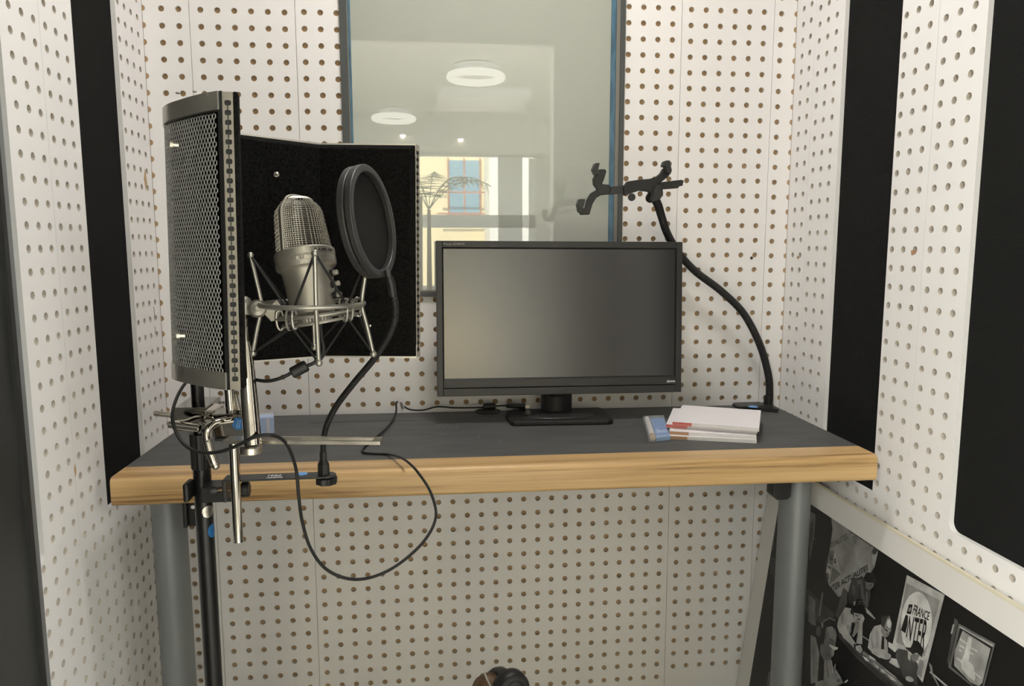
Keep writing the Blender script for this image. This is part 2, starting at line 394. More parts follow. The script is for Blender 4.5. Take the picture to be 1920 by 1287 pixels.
# rounded slot corners (white fillets)
def fillet(par, x, d, y, z, sy, r_):
    pts = [(x, y, z)]+[(x, y+sy*(r_-r_*cos(t)), z+r_-r_*sin(t)) for t in [pi/2*k/6 for k in range(7)]]
    ob('slot_fillet', MB().prism(pts, (d*BT, 0, 0)), WHITE, par, smooth=0)
fillet(wr, XR, 1, SR2[1], SR2[2], -1, .016); fillet(wr, XR, 1, SR1[1], SR1[2], -1, .010); fillet(wr, XR, 1, SR1[0], SR1[2], 1, .004)
fillet(wl, XL, -1, SL1[1], SL1[2], -1, .006); fillet(wl, XL, -1, SL1[0], SL1[2], 1, .004); fillet(wl, XL, -1, SL2[1], SL2[2], -1, .012)
# chips and scratches in the paint
def chip(par, pts, mat_=KRAFT):
    ob('paint_chip', MB().prism(pts, (pts[1]-pts[0])*0+V((0, -.0003, 0))), mat_, par, smooth=0)
for (px, py, r_) in ((1409, 484, 3.0), ):
    c = aty(px, py, YB); ob('drilled_hole', MB().prism([c+V((r_*.00117*cos(t), -.0003, r_*.00117*sin(t))) for t in [2*pi*k/10 for k in range(10)]], (0, .0002, 0)), CORE, wb, smooth=0)
for pl in (((272, 316), (276, 345), (274, 358), (270, 335)), ((141, 870), (143, 885), (141, 896), (139, 878))):
    c = [atx(a, b, XL+.0003) for a, b in pl]; ob('paint_chip', MB().prism(c, (.0002, 0, 0)), TAN, wl, smooth=0)
for pl in (((1708, 470), (1719, 469), (1717, 476), (1709, 479)), ((1493, 482), (1499, 480), (1497, 487))):
    c = [atx(a, b, XR-.0003) for a, b in pl]; ob('paint_chip', MB().prism(c, (-.0002, 0, 0)), KRAFT, wr, smooth=0)
for pl in (((288, 575), (289, 576), (291, 600), (290, 600)), ((290, 612), (291, 612), (292.5, 627), (291.5, 627))):
    c = [atx(a, b, XL+.0003) for a, b in pl]; ob('paint_scratch', MB().prism(c, (.0002, 0, 0)), GREYPR, wl, smooth=0)

# ------------------------------------------------------------------ window
wx0, wx1, wz0, wz1 = -.168, .4335, 1.0385, 2.07
wi = thing('window_1', ((wx0+wx1)/2, YB, wz0), None, None); del wi['_loc']; wi['kind'] = 'structure'
fr = MB()
def ring4(mb, x0, x1, z0, z1, w1, w2, wb_, ya, yb):     # left, right, bottom widths
    mb.box((x0, ya, z0), (x0+w1, yb, z1)); mb.box((x1-w2, ya, z0), (x1, yb, z1))
    mb.box((x0+w1, ya, z0), (x1-w2, yb, z0+wb_)); mb.box((x0+w1, ya, z1-wb_), (x1-w2, yb, z1))
ring4(fr, wx0, wx1, wz0, wz1, .0145, .0105, .0105, YB-.007, YB+.0055)
ob('window_frame', fr, WINF, wi, bevel=.001, smooth=0)
g2 = MB(); ring4(g2, wx0+.0145, wx1-.0105, wz0+.0105, wz1-.0105, .0020, .0085, .003, YB-.003, YB+.0055)
ob('gasket', g2, OLIVE, wi, smooth=0)
g3 = MB(); g3.box((wx0+.0168, YB-.002, wz0+.014), (wx0+.0215, YB+.0035, wz1-.014)); g3.box((wx1-.0295, YB-.002, wz0+.014), (wx1-.0195, YB+.0035, wz1-.014))
ob('blue_film_strip', g3, BLUEF, wi, smooth=0, label='blue protective film strip along the glass edge')
ob('pane', MB().box((wx0+.0145, YB+.003, wz0+.0105), (wx1-.0105, YB+.0055, wz1-.0105)), PANE, wi, smooth=0, label='pale grey-green frosted glass pane')

# ------------------------------------------------------------------ booth door, standing open on the left
dr = thing('door_1', (DX0-.04, 0, 0), None, None); dr['kind'] = 'structure'
d0 = V((-.372, .0, 0)); d1 = V((-.4405, .872, 0)); dd = (d1-d0).normalized(); dn = V((dd.y, -dd.x, 0))
def leafbox(a, b, n0, n1, z0, z1):
    return [d0+dd*a+dn*n0+V((0, 0, z0)), d0+dd*b+dn*n0+V((0, 0, z0)), d0+dd*b+dn*n1+V((0, 0, z0)), d0+dd*a+dn*n1+V((0, 0, z0))], (0, 0, z1-z0)
Ld = (d1-d0).length
ob('door_leaf', MB().prism(*leafbox(.01, Ld-.02, -.045, 0, .01, DH-.01)), DOORM, dr, smooth=0, bevel=.002)
ob('door_edge_trim', MB().prism(*leafbox(Ld-.022, Ld, -.046, .001, .01, DH-.01)), DOORE, dr, smooth=0, bevel=.004)
ob('edge_seal', MB().prism(*leafbox(Ld-.03, Ld-.021, -.001, .004, .01, DH-.01)), CABLE, dr, smooth=0)

# ------------------------------------------------------------------ office behind the doorway (seen as reflections)
OY = -8.7
def sbox(name, lo, hi, m_): return ob(name, MB().box(lo, hi), m_, kind='structure', smooth=0)
sbox('wall_office_left', (-5.0, OY, 0), (-4.9, -.10, 2.8), OFFW)
sbox('wall_office_right', (5.5, OY, 0), (5.6, -.10, 2.8), OFFW)
sbox('ceiling_office', (-5.0, OY, 2.8), (5.6, -.10, 2.9), OFFC)
ofb = ob('wall_office_back', MB().box((-5, OY-.2, 0), (-.6, OY, 2.8)).box((1.75, OY-.2, 0), (5.6, OY, 2.8)).box((-.6, OY-.2, 2.58), (1.75, OY, 2.8)).box((-.6, OY-.2, 0), (1.75, OY, .5)), OFFW, kind='structure', smooth=0)
w2 = thing('window_2', (.5, OY, .5), None, None); w2['kind'] = 'structure'
ob('window_frame', MB().box((-.6, OY-.1, .5), (-.5, OY, 2.5)).box((1.65, OY-.1, .5), (1.75, OY, 2.5)).box((-.6, OY-.1, 1.42), (1.75, OY, 1.62)).box((1.16, OY-.1, .5), (1.54, OY, 2.58)).box((-.6, OY-.1, 2.52), (1.75, OY, 2.6)), WHITEP, w2, smooth=0)
sbox('trim_1', (-4.9, OY+1.4, 2.38), (5.5, OY+1.7, 2.8), OFFC)
cl = ob('ceiling_cassette', MB().box((.15, -5.9, 2.72), (1.15, -4.9, 2.8)).box((.3, -5.75, 2.70), (1.0, -5.05, 2.72)), [WHITEP], label='square white cassette air unit on the office ceiling', cat='air unit', smooth=0)
def ringlamp(x, y, z, lab):
    t = thing('ring_lamp', (x, y, z), lab, 'lamp', 'round office ceiling lamps seen in the glass')
    c = [(x+.24*cos(a), y+.24*sin(a), z) for a in [2*pi*k/32 for k in range(32)]]
    ob('light_ring', MB().tube(c, .035, 8, closed=True), LAMP, t)
    ob('lamp_body', MB().cyl((x, y, z+.02), (x, y, z+.10), .2), WHITEP, t)
ringlamp(.49, -3.9, 2.69, 'larger round glowing ceiling lamp mirrored high in the glass')
ringlamp(-.36, -6.3, 2.69, 'smaller round glowing ceiling lamp mirrored lower left in the glass')
for x, y, z, lab in ((-.27, -6.95, 2.60, 'small warm spotlight mirrored in the glass above the filter, left of two'), (.49, -6.95, 2.56, 'small warm spotlight mirrored in the glass, right of two')):
    t = thing('spotlight', (x, y, z), lab, 'lamp', 'warm spotlights under the office beam')
    ob('housing', MB().cyl((x, y, z-.015), (x, y, z+.01), .06), WHITEP, t); ob('bulb', MB().ball((x, y, z-.02), .034), SPOT, t)
# palm by the office window
pl_ = thing('potted_palm', (.05, -7.6, 0), 'arching palm in a clay pot mirrored in the glass beside the bright window', 'plant')
ob('pot', MB().lathe((.05, -7.6, 0), (0, 0, 1), [(.16, 0), (.21, .35), (.22, .36), (.20, .37)], 20), POT, pl_)
ob('trunk', MB().tube([(.05, -7.6, .35), (.06, -7.6, 1.65)], [.04, .025], 8), BROWNL, pl_)
for k in range(11):
    a = 2*pi*k/11+.3; ln = .75+.2*random.random(); up_ = .75+.3*random.random(); mb = MB()
    sp = [V((.06+cos(a)*ln*t, -7.6+sin(a)*ln*t*.8, 1.65+up_*(t*1.6-t*t*1.15))) for t in [i/12 for i in range(13)]]
    mb.tube(sp, .006, 5)
    for i in range(2, 12):
        t_ = (sp[i+1]-sp[i]).normalized(); side = t_.cross(V((0, 0, 1))).normalized()
        for s_ in (-1, 1):
            e = sp[i]+side*s_*.22+t_*.12-V((0, 0, .10)); wv = t_*.010
            mb.add([sp[i]-wv, sp[i]+wv, e], [(0, 1, 2)])
    ob('frond', mb, LEAF, pl_, smooth=0)
# facade across the street
bd = thing('apartment_building', (.8, -16, 0), 'sunlit cream building with a blue window mirrored in the glass', 'building')
ob('facade', MB().box((-6, -17, -4), (7, -16, 9)), YELLOW, bd, smooth=0)
ob('side_wing', MB().box((1.50, -16, -4), (5, -14.4, 9)), WHITEB, bd, smooth=0)
wn = ob('window', MB().box((.62, -16.03, 1.9), (1.38, -15.97, 3.25)), BLUEG, bd, smooth=0)
ob('shutter_frame', MB().box((.58, -15.98, 1.85), (.62, -15.95, 3.3)).box((1.38, -15.98, 1.85), (1.42, -15.95, 3.3)).box((.98, -15.98, 1.85), (1.02, -15.96, 3.3)).box((.58, -15.98, 1.85), (1.42, -15.95, 1.92)), REDF, wn, smooth=0)
ob('balcony_rail', MB().box((.3, -15.6, 2.42), (1.48, -15.57, 2.46)).box((.3, -15.6, 1.9), (1.48, -15.57, 1.94)), REDF, bd, smooth=0)

# ------------------------------------------------------------------ desk
ANG = -.015
FL = V((-.5012, 1.212, 0)); AX = V((cos(ANG), sin(ANG), 0)); AY = V((-sin(ANG), cos(ANG), 0))
ZT = .785; DW = 1.280
def dk(u, v, z): return FL+AX*u+AY*v+V((0, 0, z))
desk = thing('desk', dk(DW/2, .2, 0), 'narrow desk with black top and thick oak front edge', 'desk')
prof = []
def rr2(y0, y1, z0, z1, rf, rb, n=6):
    out = []
    for (cy_, cz_, r_, a0) in ((y0+rf, z0+rf*.8, rf*.8, pi), (y1-rb, z0+rb, rb, 1.5*pi), (y1-rb, z1-rb, rb, 0), (y0+rf, z1-rf, rf, .5*pi)):
        for k in range(n+1):
            t = a0+pi/2*k/n; out.append((cy_+(rf if r_ == rf or r_ == rf*.8 else r_)*cos(t), cz_+r_*sin(t)))
    return out
pf = rr2(0, .062, .738, ZT+.0005, .0095, .0008)
ob('wood_nosing', MB().prism([dk(0, y, z) for y, z in pf], AX*DW), WOOD, desk, smooth=30, bevel=.003, label='oak front edge')
ob('tabletop', MB().prism([dk(.001, .063, .752), dk(DW-.001, .063, .752), dk(DW-.001, .425, .752), dk(.001, .425, .752)], (0, 0, ZT-.0015-.752)), CORE, desk, smooth=0)
ob('desk_mat', MB().prism([dk(.0, .0625, ZT-.0015), dk(DW, .0625, ZT-.0015), dk(DW, .424, ZT-.0015), dk(.0, .424, ZT-.0015)], (0, 0, .0018)), MATM, desk, smooth=0, bevel=.0006)
ob('mat_fold', MB().prism([dk(.25, .345, ZT+.0003), dk(.47, .350, ZT+.0003), dk(.47, .352, ZT+.0003), dk(.25, .347, ZT+.0003)], (0, 0, .0006)), MATM, desk, smooth=0)
def column(cx, cy_, rx, ry, z0, z1, n=28):
    return MB().prism([(cx+rx*cos(2*pi*k/n), cy_+ry*sin(2*pi*k/n), z0) for k in range(n)], (0, 0, z1-z0))
ob('leg', column(-.462, 1.352, .028, .036, .03, .752), LEG, desk)
ob('leg', column(.702, 1.331, .028, .034, .03, .752), LEG, desk)
for x, y in ((-.462, 1.352), (.702, 1.331)):
    ob('foot', MB().box((x-.026, y-.13, 0), (x+.026, y+.24, .03)), LEG, desk, bevel=.006, smooth=0)
# under-desk metal bits
c0 = aty(342, 938, 1.27); c1 = aty(353, 989, 1.27); c2 = aty(372, 991, 1.27)
br = MB().box((c0.x, 1.265, c1.z), (c1.x, 1.285, .752)).box((c1.x, 1.272, c1.z), (c2.x+.004, 1.276, .752))
ob('bracket', br, BLACKP, desk, smooth=0, bevel=.002, label='black bracket under the left end')
c3 = aty(361, 952, 1.27); ob('bolt_hole', MB().cyl((c3.x, 1.2712, c3.z), (c3.x, 1.272, c3.z), .0034, 12), WHITEP, desk, smooth=0)
c4 = aty(1447, 905, 1.30); c5 = aty(1478, 934, 1.30)
ob('clamp_block', MB().prism([(c4.x, 1.29, .752), (c5.x, 1.29, .752), (c5.x, 1.29, c5.z+.006), (c5.x-.007, 1.29, c5.z), (c4.x+.007, 1.29, c5.z), (c4.x, 1.29, c5.z+.008)], (0, .03, 0)), BLACKP, desk, smooth=0, bevel=.001, label='black block under the right end')
# grommet
gc = atz(915, 772, ZT+.0005)
ob('cable_grommet', MB().lathe((gc.x, gc.y, ZT+.0003), (0, 0, 1), [(.029, 0), (.029, .0012), (.025, .0018), (.024, .0004)], 28), BLACKP, desk)
ob('cable_slot', MB().prism([(gc.x-.012, gc.y-.004, ZT+.0010), (gc.x+.018, gc.y-.006, ZT+.0010), (gc.x+.018, gc.y+.004, ZT+.0010), (gc.x-.010, gc.y+.004, ZT+.0010)], (0, 0, .0003)), CORE, desk, smooth=0)
# worn flecks
fl = MB()
for (px, py) in ((818, 798), (822, 800), (827, 796), (834, 794), (831, 803), (838, 795), (845, 801), (795, 812), (800, 811), (820, 813), (828, 814), (835, 814), (857, 802), (671, 796), (658, 815), (898, 819), (939, 827), (938, 831), (886, 789), (640, 787), (700, 790), (875, 792)):
    p = atz(px, py, ZT+.0006); a = random.uniform(-.5, .5); l_ = random.uniform(.001, .0035); h_ = random.uniform(.0006, .0012)
    q = [V((l_*sx*cos(a)-h_*sy*sin(a), l_*sx*sin(a)+h_*sy*cos(a), 0)) for sx, sy in ((-1, -1), (1, -.6), (.8, 1), (-.9, .7))]
    fl.prism([p+k for k in q], (0, 0, .0002))
ob('paint_flecks', fl, GREYPR, desk, smooth=0, kind='stuff')

# ------------------------------------------------------------------ monitor
TILT = radians(3.9)
mo = frame((.0193, 1.498, .8460), (1, .004, -.006), (0, sin(TILT), cos(TILT)))   # x right, y up, z toward viewer
W_, H_ = .5095, .3135
mn = thing('monitor', (.275, 1.545, ZT), 'black widescreen computer monitor on a low stand, switched off', 'monitor')
def mbx(mb, x0, x1, y0, y1, z0, z1): return mb.box((x0, y0, z0), (x1, y1, z1), mo)
bz = MB(); bl, btp, bbt = .0125, .0135, .0335
mbx(bz, 0, bl, 0, H_, -.018, 0); mbx(bz, W_-bl, W_, 0, H_, -.018, 0); mbx(bz, bl, W_-bl, H_-btp, H_, -.018, 0); mbx(bz, bl, W_-bl, .0165, bbt, -.018, 0)
mbx(bz, bl, W_-bl, 0, .0155, -.018, -.0003)
ob('bezel', bz, GREYP, mn, smooth=0, bevel=.0012)
lip = MB(); k = .0025
for q in ([(bl, bbt), (W_-bl, bbt), (W_-bl-k, bbt+k), (bl+k, bbt+k)], [(bl, H_-btp), (bl+k, H_-btp-k), (W_-bl-k, H_-btp-k), (W_-bl, H_-btp)],
          [(bl, bbt), (bl+k, bbt+k), (bl+k, H_-btp-k), (bl, H_-btp)], [(W_-bl, bbt), (W_-bl, H_-btp), (W_-bl-k, H_-btp-k), (W_-bl-k, bbt+k)]):
    inner = [1 if (bl+k-.0001 <= x <= W_-bl-k+.0001 and bbt+k-.0001 <= y <= H_-btp-k+.0001) else 0 for x, y in q]
    lip.add([(x, y, -.0005-.0035*i_) for (x, y), i_ in zip(q, inner)], [(0, 1, 2, 3)], mo)
ob('inner_lip', lip, BLACKP, mn, smooth=0)
ob('screen', mbx(MB(), bl+k*.6, W_-bl-k*.6, bbt+k*.6, H_-btp-k*.6, -.008, -.0038), SCREEN, mn, smooth=0)
bkm = MB(); mbx(bkm, .004, W_-.004, .004, H_-.004, -.032, -.018); mbx(bkm, .10, W_-.10, .05, .26, -.055, -.032)
ob('back_shell', bkm, BLACKP, mn, smooth=0, bevel=.004)
ob('model_lettering', text_mb('ProLite E2280HS', .0062, mo @ Matrix.Translation((.0135, H_-.0085, .0003)), shear=.3), GREYPR, mn, smooth=0)
ob('maker_lettering', text_mb('iiyama', .0072, mo @ Matrix.Translation((W_-.032, .0215, .0003)), shear=.3, bold=.0001), WHITEP, mn, smooth=0)
# stand
bp_ = [(.166, 1.487), (.172, 1.477), (.366, 1.467), (.377, 1.472), (.3805, 1.515), (.381, 1.575), (.372, 1.588), (.183, 1.590), (.170, 1.580), (.163, 1.545)]
ob('stand_base', MB().prism([(x, y, ZT+.0004) for x, y in bp_], (0, 0, .0105)), BLACKP, mn, smooth=0, bevel=.003)
ob('base_hump', MB().ball((.272, 1.52, ZT+.0105), .075, 28, (1, .42, .075)), GREYP, mn)
nk = MB(); pts = []
for i in range(13):
    t = -1+2*i/12; pts.append((.2745+.0305*t, 1.548-.012*(1-t*t), 0))
pts = pts+[(.305, 1.582, 0), (.244, 1.582, 0)]
nk.prism([(x, y, ZT+.009) for x, y, z in pts], (0, 0, .062))
ob('stand_neck', nk, BLACKP, mn, smooth=40)
ob('neck_scoop', MB().ball((.2745, 1.541, ZT+.054), .023, 20, (1, .3, .5)), GREYP, mn)

# ------------------------------------------------------------------ paper pads
ga = math.atan2(-.069, .1425)
def pad(flx, fly, z, w_, d_, th, ang, label, lab_mats, lw):
    ax = V((cos(ang), sin(ang), 0)); ay = V((-sin(ang), cos(ang), 0)); o = V((flx, fly, z))
    t = thing('note_pad', (flx+ax.x*w_/2, fly+ax.y*w_/2, z), label, 'paper pad', 'white paper pads stacked on the desk')
    ob('sheets', MB().prism([o, o+ax*w_, o+ax*w_+ay*d_, o+ay*d_], (0, 0, th)), [PAPERE], t, smooth=0)
    ob('top_sheet', MB().prism([o+V((0, 0, th)), o+ax*w_+V((0, 0, th)), o+ax*w_+ay*d_+V((0, 0, th)), o+ay*d_+V((0, 0, th))], (0, 0, .0002)), PAPER, t, smooth=0)
    m1 = MB().prism([o+ax*.0-ay*.0004+V((0, 0, .0004)), o+ax*lw-ay*.0004+V((0, 0, .0004)), o+ax*lw-ay*.0004+V((0, 0, th-.0004)), o-ay*.0004+V((0, 0, th-.0004))], ay*.0003)
    lb = ob('label_strip', m1, lab_mats, t, smooth=0)
    m2 = MB().prism([o+ax*.0-ay*.0005+V((0, 0, th-.0022)), o+ax*lw-ay*.0005+V((0, 0, th-.0022)), o+ax*lw-ay*.0005+V((0, 0, th-.0004)), o-ay*.0005+V((0, 0, th-.0004))], ay*.0002)
    if lab_mats is PINK:
        ob('label_band', m2, RED, t, smooth=0)
        T_ = frame(o+ax*.004-ay*.0006+V((0, 0, th-.0020)), ax, (0, 0, 1)); ob('label_lettering', text_mb('-- --- - -----', .0019, T_), CREAMP, lb, smooth=0)
    return o, ax, ay
pad(.4519, 1.3407, ZT+.0006, .158, .155, .0064, radians(-18), 'lowest white paper pad of the stack by the monitor, with a brown label', KRAFT, .033)
pad(.4545, 1.350, ZT+.0074, .158, .155, .0064, radians(-21), 'third white paper pad from the top, brown and pink label on its edge', KRAFT, .036)
pad(.4570, 1.3765, ZT+.0142, .168, .152, .0066, radians(-23.5), 'second white paper pad from the top, sticking out left with a red label', PINK, .040)
o_, ax_, ay_ = pad(.4659, 1.3655, ZT+.0212, .158, .160, .0068, ga, 'topmost white paper pad of the stack, red label on its front edge', PINK, .036)
for dx, dy, tx in ((.012, .150, 'SIGNATURE'), (.110, .150, 'SIGNATURE'),):
    pass
# eraser pack
e0 = [(.4440, 1.4907), (.4055, 1.3187), (.4507, 1.3264), (.4914, 1.4950)]
ep = thing('eraser_pack', (.447, 1.40, ZT), 'small blue and white stationery pack in clear wrap left of the paper pads', 'pack')
E0 = [V((x, y, ZT+.0008)) for x, y in e0]
def bl2(u, v, z): return E0[1].lerp(E0[2], u).lerp(E0[0].lerp(E0[3], u), v)+V((0, 0, z))
ob('blue_card', MB().prism([bl2(.34, .04, 0), bl2(.97, .04, 0), bl2(.97, .93, 0), bl2(.34, .93, 0)], (0, 0, .0075)), BLUE, ep, smooth=0, bevel=.0008)
ob('white_eraser', MB().tube([bl2(.2, .18, .0055), bl2(.2, .96, .0055)], .0052, 10), RUBBERW, ep)
ob('eraser_tip', MB().tube([bl2(.2, .06, .0055), bl2(.2, .18, .0055)], .0052, 10), TAN, ep)
ob('card_print', MB().prism([bl2(.42, .22, .0076), bl2(.90, .22, .0076), bl2(.92, .36, .0076), bl2(.66, .33, .0076), bl2(.44, .40, .0076)], (0, 0, .0003)), PALEB, ep, smooth=0)
ob('card_lettering', text_mb('--- ----', .0075, frame(bl2(.45, .08, .0078), E0[2]-E0[1], E0[0]-E0[1])), WHITEP, ep, smooth=0)
ob('clear_wrap', MB().prism([bl2(0, 0, 0), bl2(1.0, 0, 0), bl2(1.0, 1, 0), bl2(0, 1, 0)], (0, 0, .0112)), CLEAR, ep, smooth=0, bevel=.003)
# blue box at left, partly behind the chrome post
bx = thing('card_box', (-.308, 1.46, ZT), 'small pale blue and white box behind the chrome tube on the desk', 'box')
q0 = atz(470, 817, ZT); q1 = atz(514, 813, ZT)
dx_ = (q1-q0); hh_ = aty(514, 781, q1.y).z-ZT
ob('carton', MB().prism([q0+V((0, 0, .0006)), q1+V((0, 0, .0006)), q1+V((-.006, .03, .0006)), q0+V((-.006, .03, .0006))], (0, 0, hh_*.93)), PALEB, bx, smooth=0, bevel=.001)
ob('white_stripe', MB().prism([q0.lerp(q1, .69)+V((0, -.0006, .001)), q0.lerp(q1, .82)+V((0, -.0006, .001)), q0.lerp(q1, .82)+V((0, -.0006, hh_*.93)), q0.lerp(q1, .69)+V((0, -.0006, hh_*.93))], (0, .0004, 0)), WHITEP, bx, smooth=0)
ob('clear_wrap', MB().prism([q0+V((-.001, -.0012, .0006)), q1+V((.001, -.0012, .0006)), q1+V((-.005, .032, .0006)), q0+V((-.007, .032, .0006))], (0, 0, hh_)), CLEAR, bx, smooth=0)

# ------------------------------------------------------------------ tablet holder
th = thing('tablet_holder', aty(1437, 775, 1.565), 'black tablet clamp on a curved gooseneck arm behind the monitor', 'tablet holder')
C5 = lambda x, y, yy=1.45: aty(1060+x/4.021, 280+y/4.021, yy)
def slab(name, px, yy, tk, m_, par, bev=.0015, conv=C5):
    return ob(name, MB().prism([conv(a, b, yy) for a, b in px], (0, tk, 0)), m_, par, smooth=0, bevel=bev)
body = slab('cradle_body', [(440, 290), (470, 242), (560, 229), (640, 222), (690, 205), (722, 178), (745, 140), (800, 145), (800, 180), (770, 212), (722, 250), (700, 262), (735, 292), (740, 330), (712, 380), (662, 380), (655, 350), (630, 318), (560, 311), (445, 350)], 1.440, .014, BLACKP, th)
slab('cradle_fork', [(258, 150), (300, 150), (312, 165), (292, 230), (278, 262), (335, 268), (347, 290), (340, 318), (320, 340), (270, 346), (236, 366), (208, 410), (183, 493), (120, 495), (105, 460), (150, 440), (165, 380), (195, 330), (243, 302), (216, 266), (212, 225), (228, 190)], 1.440, .013, BLACKP, th)
slab('slide_bar', [(320, 284), (450, 271), (450, 331), (320, 344)], 1.446, .005, GREYP, th, .0006)
slab('slide_bar', [(690, 252), (875, 230), (893, 236), (885, 275), (860, 280), (850, 294), (690, 306)], 1.446, .005, GREYP, th, .0006)
for q in ([(210, 150), (228, 103), (262, 103), (250, 145), (258, 188), (228, 192)], [(94, 415), (108, 375), (150, 375), (148, 400), (136, 442), (122, 480), (105, 470)],
          [(740, 125), (755, 85), (788, 83), (805, 160), (795, 186), (768, 176), (762, 130)], [(665, 312), (685, 272), (715, 272), (740, 345), (712, 381), (660, 378), (668, 345)]):
    jaw = slab('jaw', q, 1.424, .022, GREYP, th, .001)
ob('ball_joint', MB().ball(C5(640, 368, 1.456), .0095, 16), BLACKP, th)
ob('knob', MB().cyl(C5(500, 362, 1.45), C5(500, 362, 1.463), .0075, 16, .001), BLACKP, th)
def goose(name, pts, r, par, pitch=.0028, amp=.07, seg=12):
    sp = spline(pts, 30); ln = [0]
    for a, b in zip(sp, sp[1:]): ln.append(ln[-1]+(b-a).length)
    tot = ln[-1]; n = int(tot/pitch*4); out = []; rs = []; j = 0
    for i in range(n+1):
        s_ = tot*i/n
        while j < len(ln)-2 and ln[j+1] < s_: j += 1
        t = (s_-ln[j])/max(1e-9, ln[j+1]-ln[j]); out.append(sp[j].lerp(sp[j+1], t)); rs.append(r*(1+amp*sin(2*pi*s_/pitch)))
    return ob(name, MB().tube(out, rs, seg), CABLE, par, smooth=70)
gp = [(1441, 768, 1.580), (1443, 735, 1.582), (1440, 700, 1.584), (1424, 645, 1.59), (1394, 588, 1.6), (1352, 546, 1.605), (1305, 510, 1.605), (1275, 478, 1.60), (1252, 440, 1.585), (1240, 405, 1.56), (1234, 385, 1.52), (1226, 371, 1.475), (1219, 369, 1.46)]
goose('gooseneck', [aty(a, b, y) for a, b, y in gp], .0082, th)
ob('gooseneck_sleeve', MB().tube([aty(1440, 770, 1.580), aty(1441.5, 742, 1.581)], [.0108, .0100], 16), BLACKP, th)
a0 = aty(1398, 765, 1.57); a1 = aty(1450, 766, 1.555)
ob('clamp_arm', MB().box((a0.x-.02, 1.562, ZT+.004), (a1.x+.002, 1.598, ZT+.010)), GREYP, th, bevel=.002, smooth=0)
ob('clamp_body', MB().prism([(a0.x+.015, 1.556, ZT+.004), (a0.x+.015, 1.556, ZT-.001), (a1.x+.0, 1.53, ZT-.002), (a1.x+.0, 1.53, ZT+.009), (a0.x+.022, 1.552, ZT+.009)], (0, .02, 0)), BLACKP, th, smooth=0)
ob('clamp_lower_jaw', MB().box((a0.x-.01, 1.602, .725), (a1.x-.006, 1.612, ZT+.008)).box((a0.x-.01, 1.56, .725), (a1.x-.006, 1.612, .733)), BLACKP, th, smooth=0)
stc = atz(1412, 763, ZT+.0102)
ob('blue_sticker', MB().cyl((stc.x, stc.y, ZT+.0100), (stc.x, stc.y, ZT+.0106), .0105, 20), BLUEL, th, smooth=0, label='blue round sticker')

# ------------------------------------------------------------------ microphone stand
PX, PY = -.309, 1.04
ms = thing('microphone_stand', (PX, PY, 0), 'black tubular microphone stand in front of the desk', 'stand')
zc = aty(380, 878, PY).z; zc1 = aty(377, 812, PY).z; zt_ = aty(374, 700, PY).z
ob('lower_tube', MB().cyl((PX, PY, .09), (PX, PY, zc+.004), .0118, 28), BLACKM, ms)
ob('upper_tube', MB().cyl((PX, PY, zc), (PX, PY, zt_+.05), .0084, 24), BLACKM, ms)
gr = MB()
n = 20
for k_ in range(2):
    pass
ring = [((.0139 if k % 2 else .0130)*cos(2*pi*k/28), (.0139 if k % 2 else .0130)*sin(2*pi*k/28)) for k in range(28)]
gr.prism([(PX+x, PY+y, zc) for x, y in ring], (0, 0, zc1-zc))
ob('grip_collar', gr, BLACKP, ms, smooth=20, bevel=.0008)
for k in range(3):
    a = .5+2*pi*k/3
    ob('leg', MB().tube([(PX+cos(a)*.02, PY+sin(a)*.02, .10), (PX+cos(a)*.30, PY+sin(a)*.30 if PY+sin(a)*.30 < 1.5 else 1.5, .012)], .009), BLACKM, ms)
def sticker(par, px, py, y, rpx, m_, nx=0, name='blue_sticker', asp=1.0, lab='blue round sticker'):
    c = aty(px, py, y); r_ = rpx*y*1.015/FPX
    vs = [c+V((r_*cos(t)*asp, nx*cos(t)*r_, r_*sin(t))) for t in [2*pi*k/20 for k in range(20)]]
    o = ob(name, MB().prism(vs, (0, -.0004, 0)), m_, par, smooth=0, label=lab)
    if m_ is BLUES:
        for dx in (-.15, .25):
            ob('sticker_wave', MB().tube([c+V((r_*(dx+.10*sin(s_*3))*asp, -.0008+nx*dx*r_, r_*s_)) for s_ in [-.7+.1*i for i in range(15)]], r_*.035, 4), PALEB, o, smooth=0)
    return o
# stickers wrap the pole's right side
def pole_patch(name, z, h, a0, a1, rr, m_, lab):
    n_ = 14; vs = []
    for i in range(n_+1):
        t = pi*i/n_; am = (a0+a1)/2+(a1-a0)/2*cos(t)
        vs.append((am, sin(t)))
    mb = MB(); cnt = []
    for am, s_ in vs: cnt.append((PX+rr*cos(am), PY+rr*sin(am), z+h*s_))
    for am, s_ in vs[::-1]: cnt.append((PX+rr*cos(am), PY+rr*sin(am), z-h*s_))
    k2 = len(vs)
    mb.add(cnt, [(i, i+1, 2*k2-2-i, 2*k2-1-i) for i in range(k2-1)])
    return ob(name, mb, m_, ms, smooth=60, label=lab)
pole_patch('blue_sticker', aty(399, 993, PY).z, .0098, radians(-58), radians(12), .0121, BLUES, 'blue oval sticker')
sp_ = pole_patch('silver_sticker', aty(392, 956, PY).z, .0085, radians(-88), radians(-5), .0121, NICKEL, 'round silver maker sticker with dark letters')
zs = aty(392, 957, PY).z
ob('sticker_lettering', text_mb('EJ.', .010, frame((PX+.0003, PY-.0125, zs-.0035), (.85, .4, 0), (0, 0, 1)), shear=.2, bold=.0002), CORE, sp_, smooth=0)

